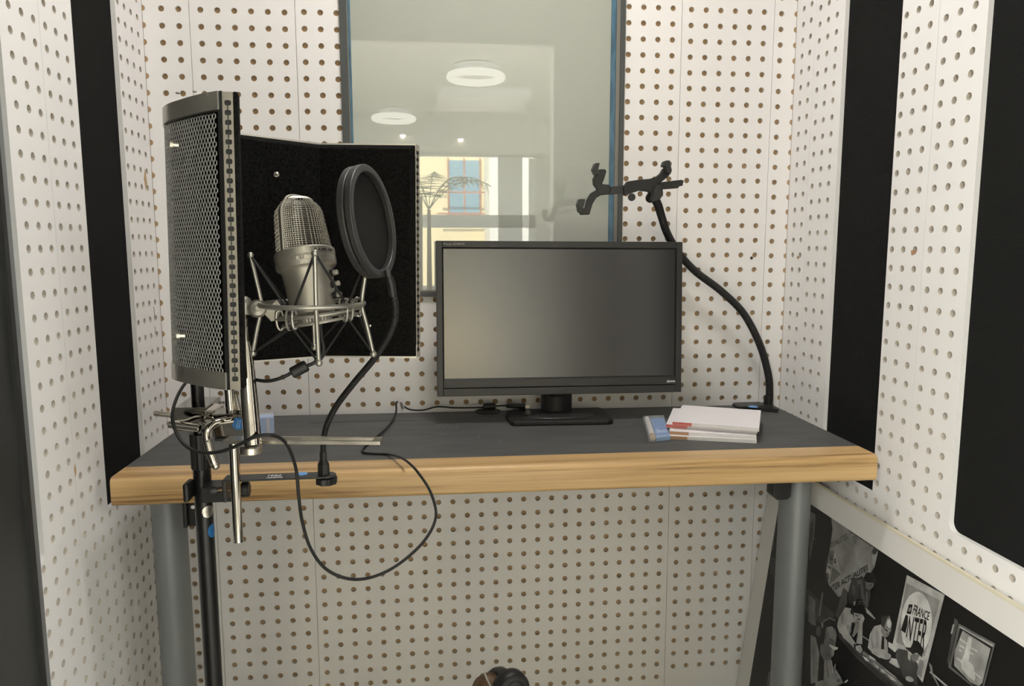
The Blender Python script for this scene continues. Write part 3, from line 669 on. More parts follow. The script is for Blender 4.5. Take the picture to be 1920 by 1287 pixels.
# ------------------------------------------------------------------ clamp assembly
fc = thing('filter_clamp', (-.27, .99, .88), 'chrome twin block clamp with bent levers on the black stand', 'clamp')
Y1 = 1.0
def blk(name, px0, py0, px1, py1, y0, y1, m_=CHROME, bev=.0012, dz=0):
    a = aty(px0, py1, y0); b = aty(px1, py0, y0)
    return ob(name, MB().box((a.x, y0, a.z+dz), (b.x, y1, b.z+dz)), m_, fc, bevel=bev, smooth=0)
blk('pole_block', 327, 764, 386, 809, .995, 1.066, DKST)
blk('rod_block', 399, 776, 457, 821, .955, .995, DKST)
blk('bridge_plate', 384, 770, 402, 800, .985, 1.03)
blk('clamp_plate', 402, 821, 452, 828, .955, .985, GREYP, .001)
a = aty(352, 757, 1.06); b = aty(416, 763, 1.06)
ob('spring_strip', MB().box((a.x, 1.06, a.z-.004), (b.x, 1.075, a.z-.001)), BLACKM, fc, smooth=0)
P = lambda px, py, y: aty(px, py, y)
ob('lever', MB().tube(spline([P(392, 790, 1.0), P(372, 784, .99), P(345, 792, .975), P(322, 794, .965)], 6)+[P(318, 796, .96)], .0038, 12), CHROME, fc)
ob('lever_grip', MB().cyl(P(317, 796, .958), P(375, 803, .952), .0052, 18, .001), CHROME, fc)
ob('knurled_screw', MB().cyl(P(289, 775, 1.02), P(322, 779, 1.02), .0038, 14, .0006), NICKEL, fc)
ob('lever', MB().tube(spline([P(437, 787, .95), P(415, 791, .945), P(398, 797, .938), P(388, 812, .932), P(392, 840, .93), P(403, 872, .93)], 8), [.0052]*30+[.0052]*10+[.0046], 16), CHROME, fc)
ob('lever_tip', MB().ball(P(404, 874, .93), .0052, 14), CHROME, fc)
ob('eye_bolt', MB().tube([P(391, 788, .95)+V((.006*cos(t), 0, .006*sin(t))) for t in [2*pi*k/16 for k in range(16)]], .0018, 8, closed=True), CHROME, fc)
stk = aty(447, 795, .954); ob('blue_sticker', MB().cyl((stk.x, .9536, stk.z), (stk.x, .9549, stk.z), .0078, 20), BLUES, fc, smooth=0, label='dark blue round sticker')
for dx in (-.001, .0016):
    ob('sticker_wave', MB().tube([V((stk.x+dx+.0008*sin(s_*3), .9533, stk.z+.0075*s_)) for s_ in [-.7+.1*i for i in range(15)]], .0003, 4), PALEB, fc, smooth=0)
# slotted bar
zb = aty(470, 826, .90).z
s0 = V((-.212, .893, zb-.003)); s1 = V((-.0665, .872, zb-.003)); sd = (s1-s0).normalized(); sn = V((-sd.y, sd.x, 0))
mbz = MB(); hw = .0125
mbz.prism([s0-sn*hw*.0, s1-sn*0, s1+sn*.0045, s0+sn*.0045], (0, 0, .0045))
mbz.prism([s0+sn*.018, s1+sn*.018, s1+sn*.0225, s0+sn*.0225], (0, 0, .0045))
mbz.prism([s1-sn*0-sd*.0, s1+sd*.010, s1+sd*.010+sn*.0225, s1+sn*.0225], (0, 0, .0045))
mbz.prism([s0-sd*.03, s0, s0+sn*.0225, s0+sn*.0225-sd*.03], (0, 0, .0045))
ob('slotted_bar', mbz, NICKEL, fc, smooth=0, bevel=.0005, label='long flat slotted chrome bar')

# ------------------------------------------------------------------ reflection filter
NAX = V((.013, .035, .999)).normalized(); HF = .30
rf_ = thing('reflection_filter', (-.20, .93, 1.0), 'curved microphone screen of perforated metal lined with black foam', 'microphone screen')
Cf = V((-.25, .8, 1.1525))
def fp(x, y, h):    # plan point at height h along tilted axis
    z = Cf.z-(NAX.x*(x-Cf.x)+NAX.y*(y-Cf.y))/NAX.z
    return V((x, y, z))+NAX*h
wing = spline([(-.2035, .795, 0), (-.226, .813, 0), (-.252, .840, 0), (-.276, .869, 0), (-.2895, .900, 0), (-.2915, .938, 0), (-.283, .982, 0), (-.262, 1.022, 0)], 12)
wing = [V((p.x, p.y, 0)) for p in wing]
wl_ = [0]
for a, b in zip(wing, wing[1:]): wl_.append(wl_[-1]+(b-a).length)
def wat(s_):
    s_ = max(0, min(wl_[-1], s_)); j = 0
    while j < len(wl_)-2 and wl_[j+1] < s_: j += 1
    t = (s_-wl_[j])/(wl_[j+1]-wl_[j]); return wing[j].lerp(wing[j+1], t)
PH = .0053; RH = PH*.866
nc = int((wl_[-1]-.008)/PH); nr_ = int((HF-.034)/RH)
me_v = []; me_f = []
for r_ in range(nr_):
    for c_ in range(nc):
        cx = .008+PH*(c_+(.5 if r_ % 2 else 0)); cz = -HF/2+.017+RH*(r_+.5)
        o0 = len(me_v)
        for k in range(12):
            t = 2*pi*k/12+pi/6   # vertex directions every 30 deg, corners at 30+60k
            R_ = PH/2/cos(pi/6) if k % 2 == 0 else PH/2
            for rad in (R_, .00200):
                q = wat(cx+rad*cos(t)); me_v.append(fp(q.x, q.y, cz+rad*sin(t)))
        for k in range(12):
            k2 = (k+1) % 12; me_f.append((o0+2*k, o0+2*k2, o0+2*k2+1, o0+2*k+1))
mm = MB(); mm.v = [tuple(p) for p in me_v]; mm.f = me_f; mm.m = [0]*len(me_f)
msh = ob('perforated_shell', mm, MESHM, rf_, smooth=60, weld=True, label='curved perforated steel shell')
sd_ = msh.modifiers.new('thickness', 'SOLIDIFY'); sd_.thickness = .0008; sd_.offset = 0
# top and bottom rims along the whole outline
out_pts = wing+[V((-.147, 1.100, 0)), V((-.012, 1.084, 0))]
def offs(pts, d):
    o = []
    for i, p in enumerate(pts):
        a = pts[max(0, i-1)]; b = pts[min(len(pts)-1, i+1)]; t = (b-a).normalized(); o.append(p+V((-t.y, t.x, 0))*d)
    return o
def band(name, pts, d0_, d1_, h0, h1, m_, par=rf_, bev=0, **k):
    A_ = offs(pts, d0_); B_ = offs(pts, d1_); n_ = len(pts); mb = MB(); vs = []
    for i in range(n_):
        vs += [fp(A_[i].x, A_[i].y, h0), fp(A_[i].x, A_[i].y, h1), fp(B_[i].x, B_[i].y, h1), fp(B_[i].x, B_[i].y, h0)]
    fs = []
    for i in range(n_-1):
        for q in range(4):
            q2 = (q+1) % 4; fs.append((4*i+q, 4*i+q2, 4*i+4+q2, 4*i+4+q))
    fs += [(0, 1, 2, 3), (4*n_-4, 4*n_-1, 4*n_-2, 4*n_-3)]
    mb.add(vs, fs); return ob(name, mb, m_, par, smooth=30, bevel=bev, **k)
# wing runs clockwise seen from above (outside on the left): left normal (-t.y,t.x) -> check sign with OUT
OUT = -1 if (V((-(wing[30]-wing[29]).y, (wing[30]-wing[29]).x, 0))).x > 0 else 1
band('top_rim', out_pts, OUT*.0016, -OUT*.0100, HF/2-.018, HF/2, RIM)
band('bottom_rim', out_pts, OUT*.0016, -OUT*.0100, -HF/2, -HF/2+.018, RIM)
band('back_plate', out_pts[-3:], OUT*.0002, -OUT*.0012, -HF/2+.018, HF/2-.018, MESHM)
band('shell_backing', wing, -OUT*.006, -OUT*.009, -HF/2+.018, HF/2-.018, FELT)
# foam panels inside
def foam(a, b, th_, ins, h0=-HF/2+.002, h1=HF/2-.002):
    a, b = V((*a, 0)), V((*b, 0)); t = (b-a).normalized(); n_ = V((-t.y, t.x, 0))*(-OUT)
    c = [a+n_*.010, b+n_*.010, b-t*ins+n_*(.010+th_), a+t*ins+n_*(.010+th_)]
    base = [fp(p.x, p.y, h0) for p in c]
    top = [fp(p.x, p.y, h1) for p in c]
    # chamfer the inner face top and bottom
    for i in (2, 3): base[i] += NAX*.007; top[i] -= NAX*.007
    mb = MB().add(base+top, [(3, 2, 1, 0), (4, 5, 6, 7), (0, 1, 5, 4), (1, 2, 6, 5), (2, 3, 7, 6), (3, 0, 4, 7)])
    return ob('foam_panel', mb, FELT, rf_, smooth=0, bevel=.0012)
foam((-.0135, 1.0845), (-.1455, 1.099), .012, .007) if OUT*0 else None
foam((-.149, 1.0985), (-.012, 1.0835), .012, .007)
foam((-.258, 1.0245), (-.1505, 1.097), .012, .007)
foam((wing[70].x, wing[70].y), (-.2615, 1.021), .008, .004)
foam((wing[46].x, wing[46].y), (wing[69].x, wing[69].y), .012, .004)
foam((wing[22].x, wing[22].y), (wing[45].x, wing[45].y), .012, .004)
foam((wing[2].x, wing[2].y), (wing[21].x, wing[21].y), .010, .001)
# slotted end strips: chrome channel with obround holes
def endstrip(p, tdir, wd, yy, nslots, par=rf_):
    p = V((*p, 0)); t = V((*tdir, 0)).normalized(); nrm = V((t.y, -t.x, 0))
    if nrm.y > 0: nrm = -nrm
    def Q(u, h, d=0): q = p+t*u+nrm*d; return fp(q.x, q.y, h)
    mb = MB(); hh0, hh1 = -HF/2+.001, HF/2-.001; pit = (hh1-hh0-.012)/nslots; sw, sh = wd*.30, pit*.27
    us = [0, wd/2-sw, wd/2+sw, wd]
    for col in (0, 2): mb.add([Q(us[col], hh0), Q(us[col+1], hh0), Q(us[col+1], hh1), Q(us[col], hh1)], [(0, 1, 2, 3)])
    h = hh0
    for k in range(nslots):
        c = hh0+.006+pit*(k+.5)
        mb.add([Q(us[1], h), Q(us[2], h), Q(us[2], c-sh), Q(us[1], c-sh)], [(0, 1, 2, 3)])
        for su in (0, 1):   # rounded ends
            ue = us[1] if su == 0 else us[2]; sg = 1 if su == 0 else -1
            for sv in (-1, 1):
                arc = [Q(ue+sg*sw*.45*(1-cos(x)), c+sv*sh*sin(x)) for x in [pi/2*i/4 for i in range(5)]]
                mb.add([Q(ue, c+sv*sh)]+arc, [tuple(range(6))])
        h = c+sh
    mb.add([Q(us[1], h), Q(us[2], h), Q(us[2], hh1), Q(us[1], hh1)], [(0, 1, 2, 3)])
    mb.prism([Q(0, hh0), Q(.0, hh1), Q(0, hh1, -.009), Q(0, hh0, -.009)], t*.0006); mb.prism([Q(wd, hh0), Q(wd, hh1), Q(wd, hh1, -.009), Q(wd, hh0, -.009)], -t*.0006)
    o = ob('slotted_edge_strip', mb, STRIPM, par, smooth=0, label='bright strip with a row of slots')
    ob('slot_backing', MB().add([Q(.0008, hh0, -.003), Q(wd-.0008, hh0, -.003), Q(wd-.0008, hh1, -.003), Q(.0008, hh1, -.003)], [(0, 1, 2, 3)]), CORE, o, smooth=0)
    mr = MB()
    for k in range(nslots-1):
        c = hh0+.006+pit*(k+1)
        mr.prism([Q(wd/2-.0006, c-pit*.2, .0), Q(wd/2+.0006, c-pit*.2, 0), Q(wd/2+.0006, c+pit*.2, 0), Q(wd/2-.0006, c+pit*.2, 0)], nrm*.0004)
    ob('strip_crease', mr, GREYP, o, smooth=0)
endstrip((-.1995, .7920), (1, .0), .0105, 0, 30)
ob('front_edge_rim', MB().prism([fp(-.2050, .7955, -HF/2), fp(-.1997, .7915, -HF/2), fp(-.1995, .7945, -HF/2), fp(-.2046, .799, -HF/2)], NAX*HF), STEELD, rf_, smooth=0, bevel=.0006)
ob('foam_edge', MB().prism([fp(-.1888, .793, -HF/2+.001), fp(-.1855, .796, -HF/2+.001), fp(-.188, .815, -HF/2+.001), fp(-.192, .815, -HF/2+.001)], NAX*(HF-.001)), FELT, rf_, smooth=0, bevel=.001)
endstrip((-.0135, 1.077), (.55, .6), .0085, 0, 30)
# screws
def screw(p, n_, r_=.0035, m_=NICKEL, nm='screw'):
    n_ = V(n_).normalized(); ob(nm, MB().lathe(p, n_, [(r_, 0), (r_, .003), (r_*.6, .0035), (r_*.6, .010), (r_*.3, .0108)], 12), m_, rf_)
screw(aty(518, 328, 1.038), (.3, -1, .1)); screw(aty(694, 611, 1.075), (.1, -1, .1))
for px, py in ((322, 272), (334, 630)):
    p = aty(px+5, py, .842); ob('thumb_screw', MB().lathe(p, (-1, -.35, .05), [(.0028, -.004), (.0028, .001), (.0044, .0012), (.0044, .0045), (.0034, .005)], 14), NICKEL, rf_)
for x, y in ((-.247, .81), (-.228, .801), (-.05, 1.086), (-.12, 1.094)):
    q = fp(x, y, HF/2); ob('rivet', MB().ball(q, .0022, 10, (1, 1, .5)), NICKEL, rf_)
# support rods
r0 = P(430, 733, .985); r1 = P(438, 830, .975); r2 = P(447, 1017, .960)
ob('support_rod', MB().tube([r0+V((0, 0, .01)), r0, r1, r2], [.0064, .0064, .0064, .0062], 18), CHROME, rf_)
ob('support_rod', MB().tube([P(440, 740, .985), P(452, 790, .975)], .0036, 12), CHROME, rf_)

# ------------------------------------------------------------------ shock mount and post
YM = .88
sm = thing('shock_mount', P(465, 845, YM), 'silver wire shock mount cradle holding the microphone on a chrome tube', 'shock mount')
ob('post', MB().tube([P(474, 832, .872), P(468, 760, .874), P(463, 690, .876), P(460, 640, .878)], [.0100, .0098, .0085, .0062], 20), CHROME, sm)
ob('post', MB().tube([P(460, 645, .878), P(457, 592, .88)], [.0045, .0042], 16), CHROME, sm)
ob('knurled_nut', MB().cyl(P(470, 851, .872), P(470, 835, .872), .0128, 40, .0015), NICKEL, sm)
dmc = P(455, 577, YM)
ob('dome_cap', MB().lathe(dmc+V((0, 0, -.008)), (0, 0, 1), [(.010, 0), (.0115, .001), (.0115, .009), (.0108, .0135), (.0085, .018), (.005, .0205), (.001, .0214)], 24), SATIN, sm)
ob('hinge_arm', MB().box((dmc.x+.004, YM-.004, dmc.z-.008), (dmc.x+.016, YM+.004, dmc.z+.004)), SATIN, sm, bevel=.001, smooth=0)
kc = P(483, 579, YM-.01); kd = V((.25, -.96, .1)).normalized()
ob('swivel_knob', MB().lathe(kc-kd*.016, kd, [(.009, 0), (.0100, .004), (.0102, .012), (.0096, .0165), (.0078, .0195), (.003, .0212), (.0026, .0202), (.0005, .0200)], 28), SATIN, sm)
ob('knob_washer', MB().lathe(kc-kd*.018, kd, [(.0098, 0), (.0108, .002), (.0108, .006), (.010, .008)], 28), BLACKP, sm)
ob('yoke', MB().prism([P(494, 585, YM), P(518, 562, YM), P(528, 575, YM), P(520, 600, YM), P(508, 604, YM), P(497, 592, YM)], (0, .006, 0)), SATIN, sm, smooth=0, bevel=.001)
RC = P(586, 570, YM); RR = 94*.865/FPX
tl = .10
def rp(a, r_=1.0, h=0):   # point on outer ring plane
    return RC+V((RR*r_*cos(a), RR*r_*sin(a), h-.05*RR*cos(a)*0))
ob('outer_ring', MB().tube([rp(2*pi*k/48) for k in range(48)], .0028, 10, closed=True), SATIN2, sm)
hk = []
angs = [radians(x) for x in (183, -78, -6, 98)]
LH = 95*.865/FPX
for i, a in enumerate(angs):
    lift = LH*(.95 if i == 0 else 1); 
    top = rp(a, 1.14, lift); bot = rp(a, 1.18 if i != 3 else 1.05, -lift)
    ob('leg', MB().tube(spline([top, rp(a, 1.06, lift*.55), rp(a, .985, .006), rp(a, .985, -.006), rp(a, 1.08, -lift*.5), bot], 6), .0024, 10), SATIN2, sm)
    ob('ball_tip', MB().ball(top, .0038, 12), SATIN2, sm); ob('ball_tip', MB().ball(bot, .0042, 12), SATIN2, sm)
    hk.append((top, bot, a))
IC = P(600, 586, YM)
def ip(a, r_=1.0, h=0): return IC+V((RR*.72*r_*cos(a), RR*.72*r_*sin(a), h+.11*RR*cos(a)))
ob('inner_ring', MB().tube([ip(2*pi*k/40, 1.15) for k in range(40)], .0020, 8, closed=True), SATIN2, sm)
ob('inner_ring', MB().tube([ip(2*pi*k/40, 1.0, -.0085) for k in range(40)], .0018, 8, closed=True), SATIN2, sm)
mids = []
for i, a in enumerate([radians(x) for x in (195, 235, 320, 20, 60, 140)]):
    c = ip(a, 1.10)
    for s_ in (-1, 1):
        b_ = a+s_*.09
        ob('hook', MB().tube(spline([ip(b_, 1.0, .004), ip(b_, 1.05, .009), ip(b_, 1.16, .007), ip(b_, 1.16, -.006), ip(b_, 1.08, -.012), ip(b_, .98, -.009)], 5), .0014, 8), SATIN2, sm)
    mids.append((a, c))
def band_to(p, q, r_=.0014): ob('elastic_band', MB().tube([p, q], r_, 8), BAND, sm)
bq = {0: ((radians(235), 1), (radians(140), 1)), 1: ((radians(235), 1), (radians(320), 1)), 2: ((radians(20), 1), (radians(320), 1)), 3: ((radians(60), 1), (radians(140), 1))}
for i, (top, bot, a) in enumerate(hk):
    for (b_, _) in bq[i]:
        band_to(top, ip(b_, 1.08, .004)); band_to(bot, ip(b_, 1.08, -.010), .0012)

# ------------------------------------------------------------------ microphone
mic = thing('microphone', P(600, 605, YM), 'champagne silver studio microphone with wire mesh head, tilted in its cradle', 'microphone')
MB0 = P(592, 608, YM); AXM = V((-.150, .20, 1)).normalized()
XM = V((1, 0, 0)); XM = (XM-AXM*XM.dot(AXM)).normalized(); YMd = AXM.cross(XM)
def mp(r_, a, h): return MB0+AXM*h+(XM*cos(a)+YMd*sin(a))*r_
MS = .865/FPX
prf = [(16, 0), (22, 2), (24, 8), (20, 10), (20, 16), (38, 20), (41, 26), (44, 60), (47, 98), (50, 103), (54.5, 106), (56, 110), (56, 122), (55, 123), (55, 124), (56, 125), (56, 137), (54, 139), (47, 140)]
ob('body', MB().lathe(MB0, AXM, [(a*MS, b*MS) for a, b in prf], 48), SATIN, mic, smooth=30)
ob('seam_line', MB().lathe(MB0+AXM*113.2*MS, AXM, [(56.4*MS, 0), (56.4*MS, 1.0*MS)], 48), GREYPR, mic)
ob('knurled_ring', MB().prism([tuple(mp((31.5 if k % 2 else 30)*MS, 2*pi*k/60, 2*MS)) for k in range(60)], AXM*9*MS), SATIN, mic, smooth=0)
# mesh head: superellipse cross-section, axis side strip at left-front
HH = 92*MS
def head(a, h, k=1.0):
    t = h/HH
    env = (1-.05*t)*(1-.26*max(0, (t-.74)/.26)**2.4)
    sw = (1-.13*t)
    ca, sa = cos(a), sin(a); e = .72
    x = math.copysign(abs(ca)**e, ca)*50*MS*env*sw*k; y = math.copysign(abs(sa)**e, sa)*33*MS*env*k
    rot = radians(28)
    xx = x*cos(rot)-y*sin(rot); yy = x*sin(rot)+y*cos(rot)
    return MB0+AXM*(139*MS+h)+XM*xx+YMd*yy
inner = MB(); n_ = 40; vs = []; fs = []
HR_ = 14
for i in range(HR_+1):
    for k in range(n_): vs.append(head(2*pi*k/n_, HH*i/HR_, .93))
for i in range(HR_):
    for k in range(n_): fs.append((i*n_+k, i*n_+(k+1) % n_, (i+1)*n_+(k+1) % n_, (i+1)*n_+k))
fs.append(tuple(HR_*n_+k for k in range(n_)))
inner.add(vs, fs); ob('inner_screen', inner, CORE, mic)
wires = MB(); NR, NV = 23, 58
for i in range(NR):
    h = HH*(i+.4)/NR; pts_ = []
    for k in range(NV*2):
        a = 2*pi*k/(NV*2); wv = 1+.018*cos(pi*k)*(1 if i % 2 else -1); pts_.append(head(a, h, wv))
    wires.tube(pts_, .85*MS, 4, closed=True)
for k in range(NV):
    a = 2*pi*(k)/NV; pts_ = []
    for i in range(NR+1):
        wv = 1-.018*(1 if i % 2 else -1)*(1 if k % 2 else 1); pts_.append(head(a, HH*i/NR, wv))
    wires.tube(pts_, .85*MS, 4)
# top dome wires
for sgn in range(2):
    for j in range(-9, 10):
        f_ = j/10; pts_ = []
        for i in range(13):
            g_ = -1+2*i/12; 
            uu, vv = (f_, g_*math.sqrt(max(0, 1-f_*f_))) if sgn else (g_*math.sqrt(max(0, 1-f_*f_)), f_)
            ang = math.atan2(vv, uu); rad = min(1, math.hypot(uu, vv))
            base = head(ang, HH, 1); cen = MB0+AXM*(139*MS+HH)
            pts_.append(cen.lerp(base, rad)+AXM*(0)*MS-AXM*(5*MS)*(0)+AXM*(13*MS*math.sqrt(max(0,1-rad*rad))))
        wires.tube(pts_, .85*MS, 4)
ob('wire_mesh', wires, SATIN, mic, smooth=60, kind='stuff', label='woven wire mesh head')
# frame strip over the head through the narrow sides
strip = []
a_s = radians(208)
pl2 = [head(a_s, HH*t, 1.03) for t in [i/12 for i in range(13)]]
a_e = radians(28); pl3 = [head(a_e, HH*t, 1.03) for t in [i/12 for i in range(13)]]
top_c = [pl2[-1].lerp(pl3[-1], t)+AXM*14.5*MS*math.sqrt(max(0, 1-(2*t-1)**2)) for t in [i/10 for i in range(1, 10)]]
path = pl2+top_c+pl3[::-1]
sb = MB(); wdir = (YMd*cos(radians(28))-XM*sin(radians(28))).normalized()
vs = []
for i, p in enumerate(path):
    t = (path[min(i+1, len(path)-1)]-path[max(i-1, 0)]).normalized(); nn = t.cross(wdir).normalized()
    for s_, q in ((-1, 1), (1, 1), (1, -1), (-1, -1)): vs.append(p+wdir*(6.5*MS*s_)+nn*(2.2*MS*q))
fs = []
for i in range(len(path)-1):
    for q in range(4): fs.append((4*i+q, 4*i+(q+1) % 4, 4*i+4+(q+1) % 4, 4*i+4+q))
sb.add(vs, fs); ob('head_frame', sb, SATIN, mic, bevel=.0006, smooth=30)
# markings wrapped flat on the front of the band
def mtext(s_, a, h, size, m_=CORE, **k):
    aa = radians(a); p = mp(56.6*MS, aa, h*MS); tdir = (XM*-sin(aa)+YMd*cos(aa))
    return ob('marking', text_mb(s_, size*MS, frame(p, tdir, AXM), **k), m_, mic, smooth=0)
for i, ch in enumerate('INPUT'): mtext(ch, -118+i*4.2, 115, 6, GREYPR)
for i, ch in enumerate('SAMSON'): mtext(ch, -64+i*7.5, 127, 8, CORE, bold=.00012)
for a, t_ in ((-99, 'INST'), (-89, 'MIC'), (-78, 'LINE')): mtext(t_, a, 101.5+5, 3.4, GREYPR)
pz = []
for a in (-99, -93, -87, -81, -75): pz.append(mp(56.5*MS, radians(a), 114*MS))
ob('switch_plate', MB().prism([pz[0], pz[4], pz[4]+AXM*8*MS, pz[0]+AXM*8*MS], (0, .0002, 0)), SATIN2, mic, smooth=0)
ob('switch_outline', MB().tube([pz[0], pz[4], pz[4]+AXM*8*MS, pz[0]+AXM*8*MS], .35*MS, 4, closed=True), CORE, mic, smooth=0)
ob('switch', MB().tube([mp(57*MS, radians(-91), 121*MS), mp(57*MS, radians(-91), 116*MS), mp(57*MS, radians(-86), 116*MS), mp(57*MS, radians(-86), 121*MS)], .7*MS, 6), CORE, mic, smooth=0)
for h in (88, 67, 46):
    aa = radians(-18); rb = 44*MS; p = mp(rb, aa, h*MS); d_ = (XM*cos(aa)+YMd*sin(aa))
    kb = ob('volume_knob', MB().lathe(p, d_, [(6.2*MS, 0), (6.2*MS, 7*MS), (4.6*MS, 7.5*MS)], 18), BLACKP, mic)
    ob('knob_cap', MB().lathe(p+d_*7.2*MS, d_, [(5*MS, 0), (5*MS, 7*MS), (4.4*MS, 8.4*MS)], 18), SATIN, kb)

# ------------------------------------------------------------------ pop filter
YP = .85
pf_ = thing('pop_filter', P(607, 890, .985), 'round black pop filter on a thin gooseneck clamped to the stand', 'pop filter')
pc = P(690, 417, YP); un = V((-.14, 0, .99)).normalized(); vv_ = V((.075, -1, 0)).normalized()
rt_ = V((1, .075, 0)); nn = (rt_*sin(radians(68))+vv_*cos(radians(68))); nn = (nn-un*nn.dot(un)).normalized(); sd2 = un.cross(nn)
RP = .0622
def hoop(r0_, r1_, n0, n1, seg=64):
    mb = MB(); vs = []; fs = []
    for k in range(seg):
        t = 2*pi*k/seg; d = un*cos(t)+sd2*sin(t)
        for r_, h in ((r0_, n0), (r1_, n0), (r1_*1.0, n1), (r0_, n1)): vs.append(pc+d*r_+nn*h)
    for k in range(seg):
        k2 = (k+1) % seg
        for q in range(4): fs.append((4*k+q, 4*k+(q+1) % 4, 4*k2+(q+1) % 4, 4*k2+q))
    return mb.add(vs, fs)
ob('hoop', hoop(RP-.0085, RP, .0005, .0085), GREYP, pf_, bevel=.0016, bseg=3, smooth=40)
ob('hoop', hoop(RP-.0075, RP-.0006, -.0085, -.0003), GREYP, pf_, bevel=.0016, bseg=3, smooth=40)
POPM = weave('black_nylon_mesh', (.012, .012, .012), (.03, .03, .03), 300, .3)
ob('nylon_screen', MB().prism([pc+(un*cos(2*pi*k/48)+sd2*sin(2*pi*k/48))*(RP-.008)+nn*.0005 for k in range(48)], -nn*.0006), POPM, pf_, smooth=0)
gb = [(606, 846, .985), (607, 825, .985), (613, 797, .984), (632, 760, .97), (664, 718, .945), (700, 675, .915), (727, 634, .885), (740, 600, .868), (741, 572, .860), (737, 552, .856)]
goose('gooseneck', [P(*g_) for g_ in gb], .0038, pf_, .0022, .10)
ob('hoop_joint', MB().tube([P(737, 556, .856), P(734, 535, .854), P(730, 520, .852)], [.0044, .0048, .0040], 14), BLACKP, pf_)
ob('joint_tab', MB().prism([P(722, 505, .85), P(731, 506, .85), P(736, 530, .85), P(728, 532, .85)], (0, .006, 0)), GREYP, pf_, smooth=0, bevel=.001)
zb2 = P(607, 890, .985).z
ob('neck_socket', MB().lathe(V((P(607, 888, .985).x, .985, zb2)), (0, 0, 1), [(.0076, 0), (.0078, .002), (.0076, .014), (.0048, .020), (.0046, .030), (.0036, .032)], 8), BLACKP, pf_, smooth=20)
bx0 = P(421, 896, .985); bx1 = P(612, 888, .985)
nose = [(bx1.x+.0125*cos(t), .985+.0125*sin(t)) for t in [-pi/2+pi*k/10 for k in range(11)]]
ob('clamp_bar', MB().prism([(x, y, zb2-.0022) for x, y in [(bx0.x, .9725)]+nose+[(bx0.x, .9975)]], (0, 0, .0024)), GREYP, pf_, smooth=0, bevel=.0006)
lt = frame((P(527, 889, .985).x, .990, zb2+.0003), (-1, 0, 0), (0, -1, 0))
ob('bar_lettering', text_mb('PS01', .0095, lt, bold=.0001), WHITEP, pf_, smooth=0)
lt2 = frame((P(530, 893, .98).x, .9795, zb2+.0003), (-1, 0, 0), (0, -1, 0))
ob('bar_lettering', text_mb('SAMSON', .0050, lt2, bold=.0002), WHITEP, pf_, smooth=0)
ob('wing_nut', MB().prism([(bx1.x+(.0145 if k % 2 else .0128)*cos(2*pi*k/16), .985+(.0145 if k % 2 else .0128)*sin(2*pi*k/16), zb2-.0125) for k in range(16)], (0, 0, .0085)), BLACKP, pf_, smooth=0, bevel=.001)
s_b = atz(566, 889, zb2+.0003); ob('blue_sticker', MB().cyl((s_b.x, s_b.y, zb2+.0002), (s_b.x, s_b.y, zb2+.0006), .0075, 20), BLUEL, pf_, smooth=0, label='light blue round sticker')
# pole clamp of the pop filter
za = P(420, 938, .985).z
ob('c_bracket', MB().box((bx0.x-.001, .9735, za), (bx0.x+.0045, .9965, zb2)), GREYP, pf_, bevel=.0015, smooth=0)
zr0, zr1 = P(400, 930, 1.03).z, P(400, 902, 1.03).z
ob('clamp_block', MB().box((PX+.008, 1.0, zr0), (bx0.x+.006, 1.035, zr1)), BLACKP, pf_, bevel=.002, smooth=0)
ob('clamp_jaw', MB().box((PX-.0185, 1.012, P(365, 940, 1.02).z), (PX-.011, 1.04, P(365, 905, 1.02).z)), BLACKP, pf_, bevel=.003, smooth=0)
kz = P(460, 918, .985).z
ob('clamp_screw', MB().cyl((P(400, 918, .985).x, .985, kz), (P(460, 918, .985).x, .985, kz), .0016, 10), BRASS, pf_)
ob('screw_foot', MB().lathe((P(397, 918, .985).x, .985, kz), (1, 0, 0), [(.0065, 0), (.0065, .004), (.004, .008)], 18), GREYP, pf_)
x0_ = P(453, 918, .985).x
ob('thumb_knob', MB().lathe((x0_, .985, kz), (1, 0, 0), [(.0088, 0), (.0100, .001), (.0100, .009), (.0088, .010)], 24), BLACKP, pf_, smooth=20)

# ------------------------------------------------------------------ USB cable
cb = thing('usb_cable', P(610, 660, .88), 'thin black cable running from the microphone, looping below the desk and back up', 'cable')
c1_ = [(600, 600, .885), (603, 630, .885), (606, 660, .885), (590, 680, .88), (560, 692, .875), (530, 708, .87), (500, 715, .875), (470, 710, .90), (440, 700, .95), (400, 695, 1.02), (365, 705, 1.08), (343, 725, 1.02), (326, 762, .93), (325, 795, .90), (342, 830, .89), (372, 848, .88), (410, 848, .87), (445, 836, .865), (475, 821, .86), (505, 816, .862), (530, 825, .88), (545, 848, .90), (556, 885, .92), (560, 930, .92), (567, 980, .93), (583, 1030, .94), (612, 1068, .95), (655, 1086, .96), (700, 1082, .98), (748, 1058, 1.0), (795, 1015, 1.03), (817, 970, 1.07), (808, 925, 1.11), (785, 888, 1.15), (765, 868, 1.18)]
c2_ = [(745, 857, 1.25), (725, 852.5, 1.285), (700, 850.5, 1.30), (681, 847, 1.325), (685, 838, 1.365)]
pts = [P(*c) for c in c1_[:-1]]
pts += [P(766, 868, 1.185), P(748, 857, 1.235)]
for (px, py) in ((725, 852), (700, 851), (680, 848), (684, 838), (705, 823), (728, 802), (743, 775)):
    p = atz(px, py, ZT+.003); pts.append(p)
pts[-3].z = ZT+.006; pts[-2] = P(730, 797, 1.50); pts[-1] = P(742, 775, 1.57)
pts += [P(743, 757, 1.60), P(748, 752, 1.605)]
ob('cord', MB().tube(spline(pts, 10), .0021, 10), CABLE, cb)
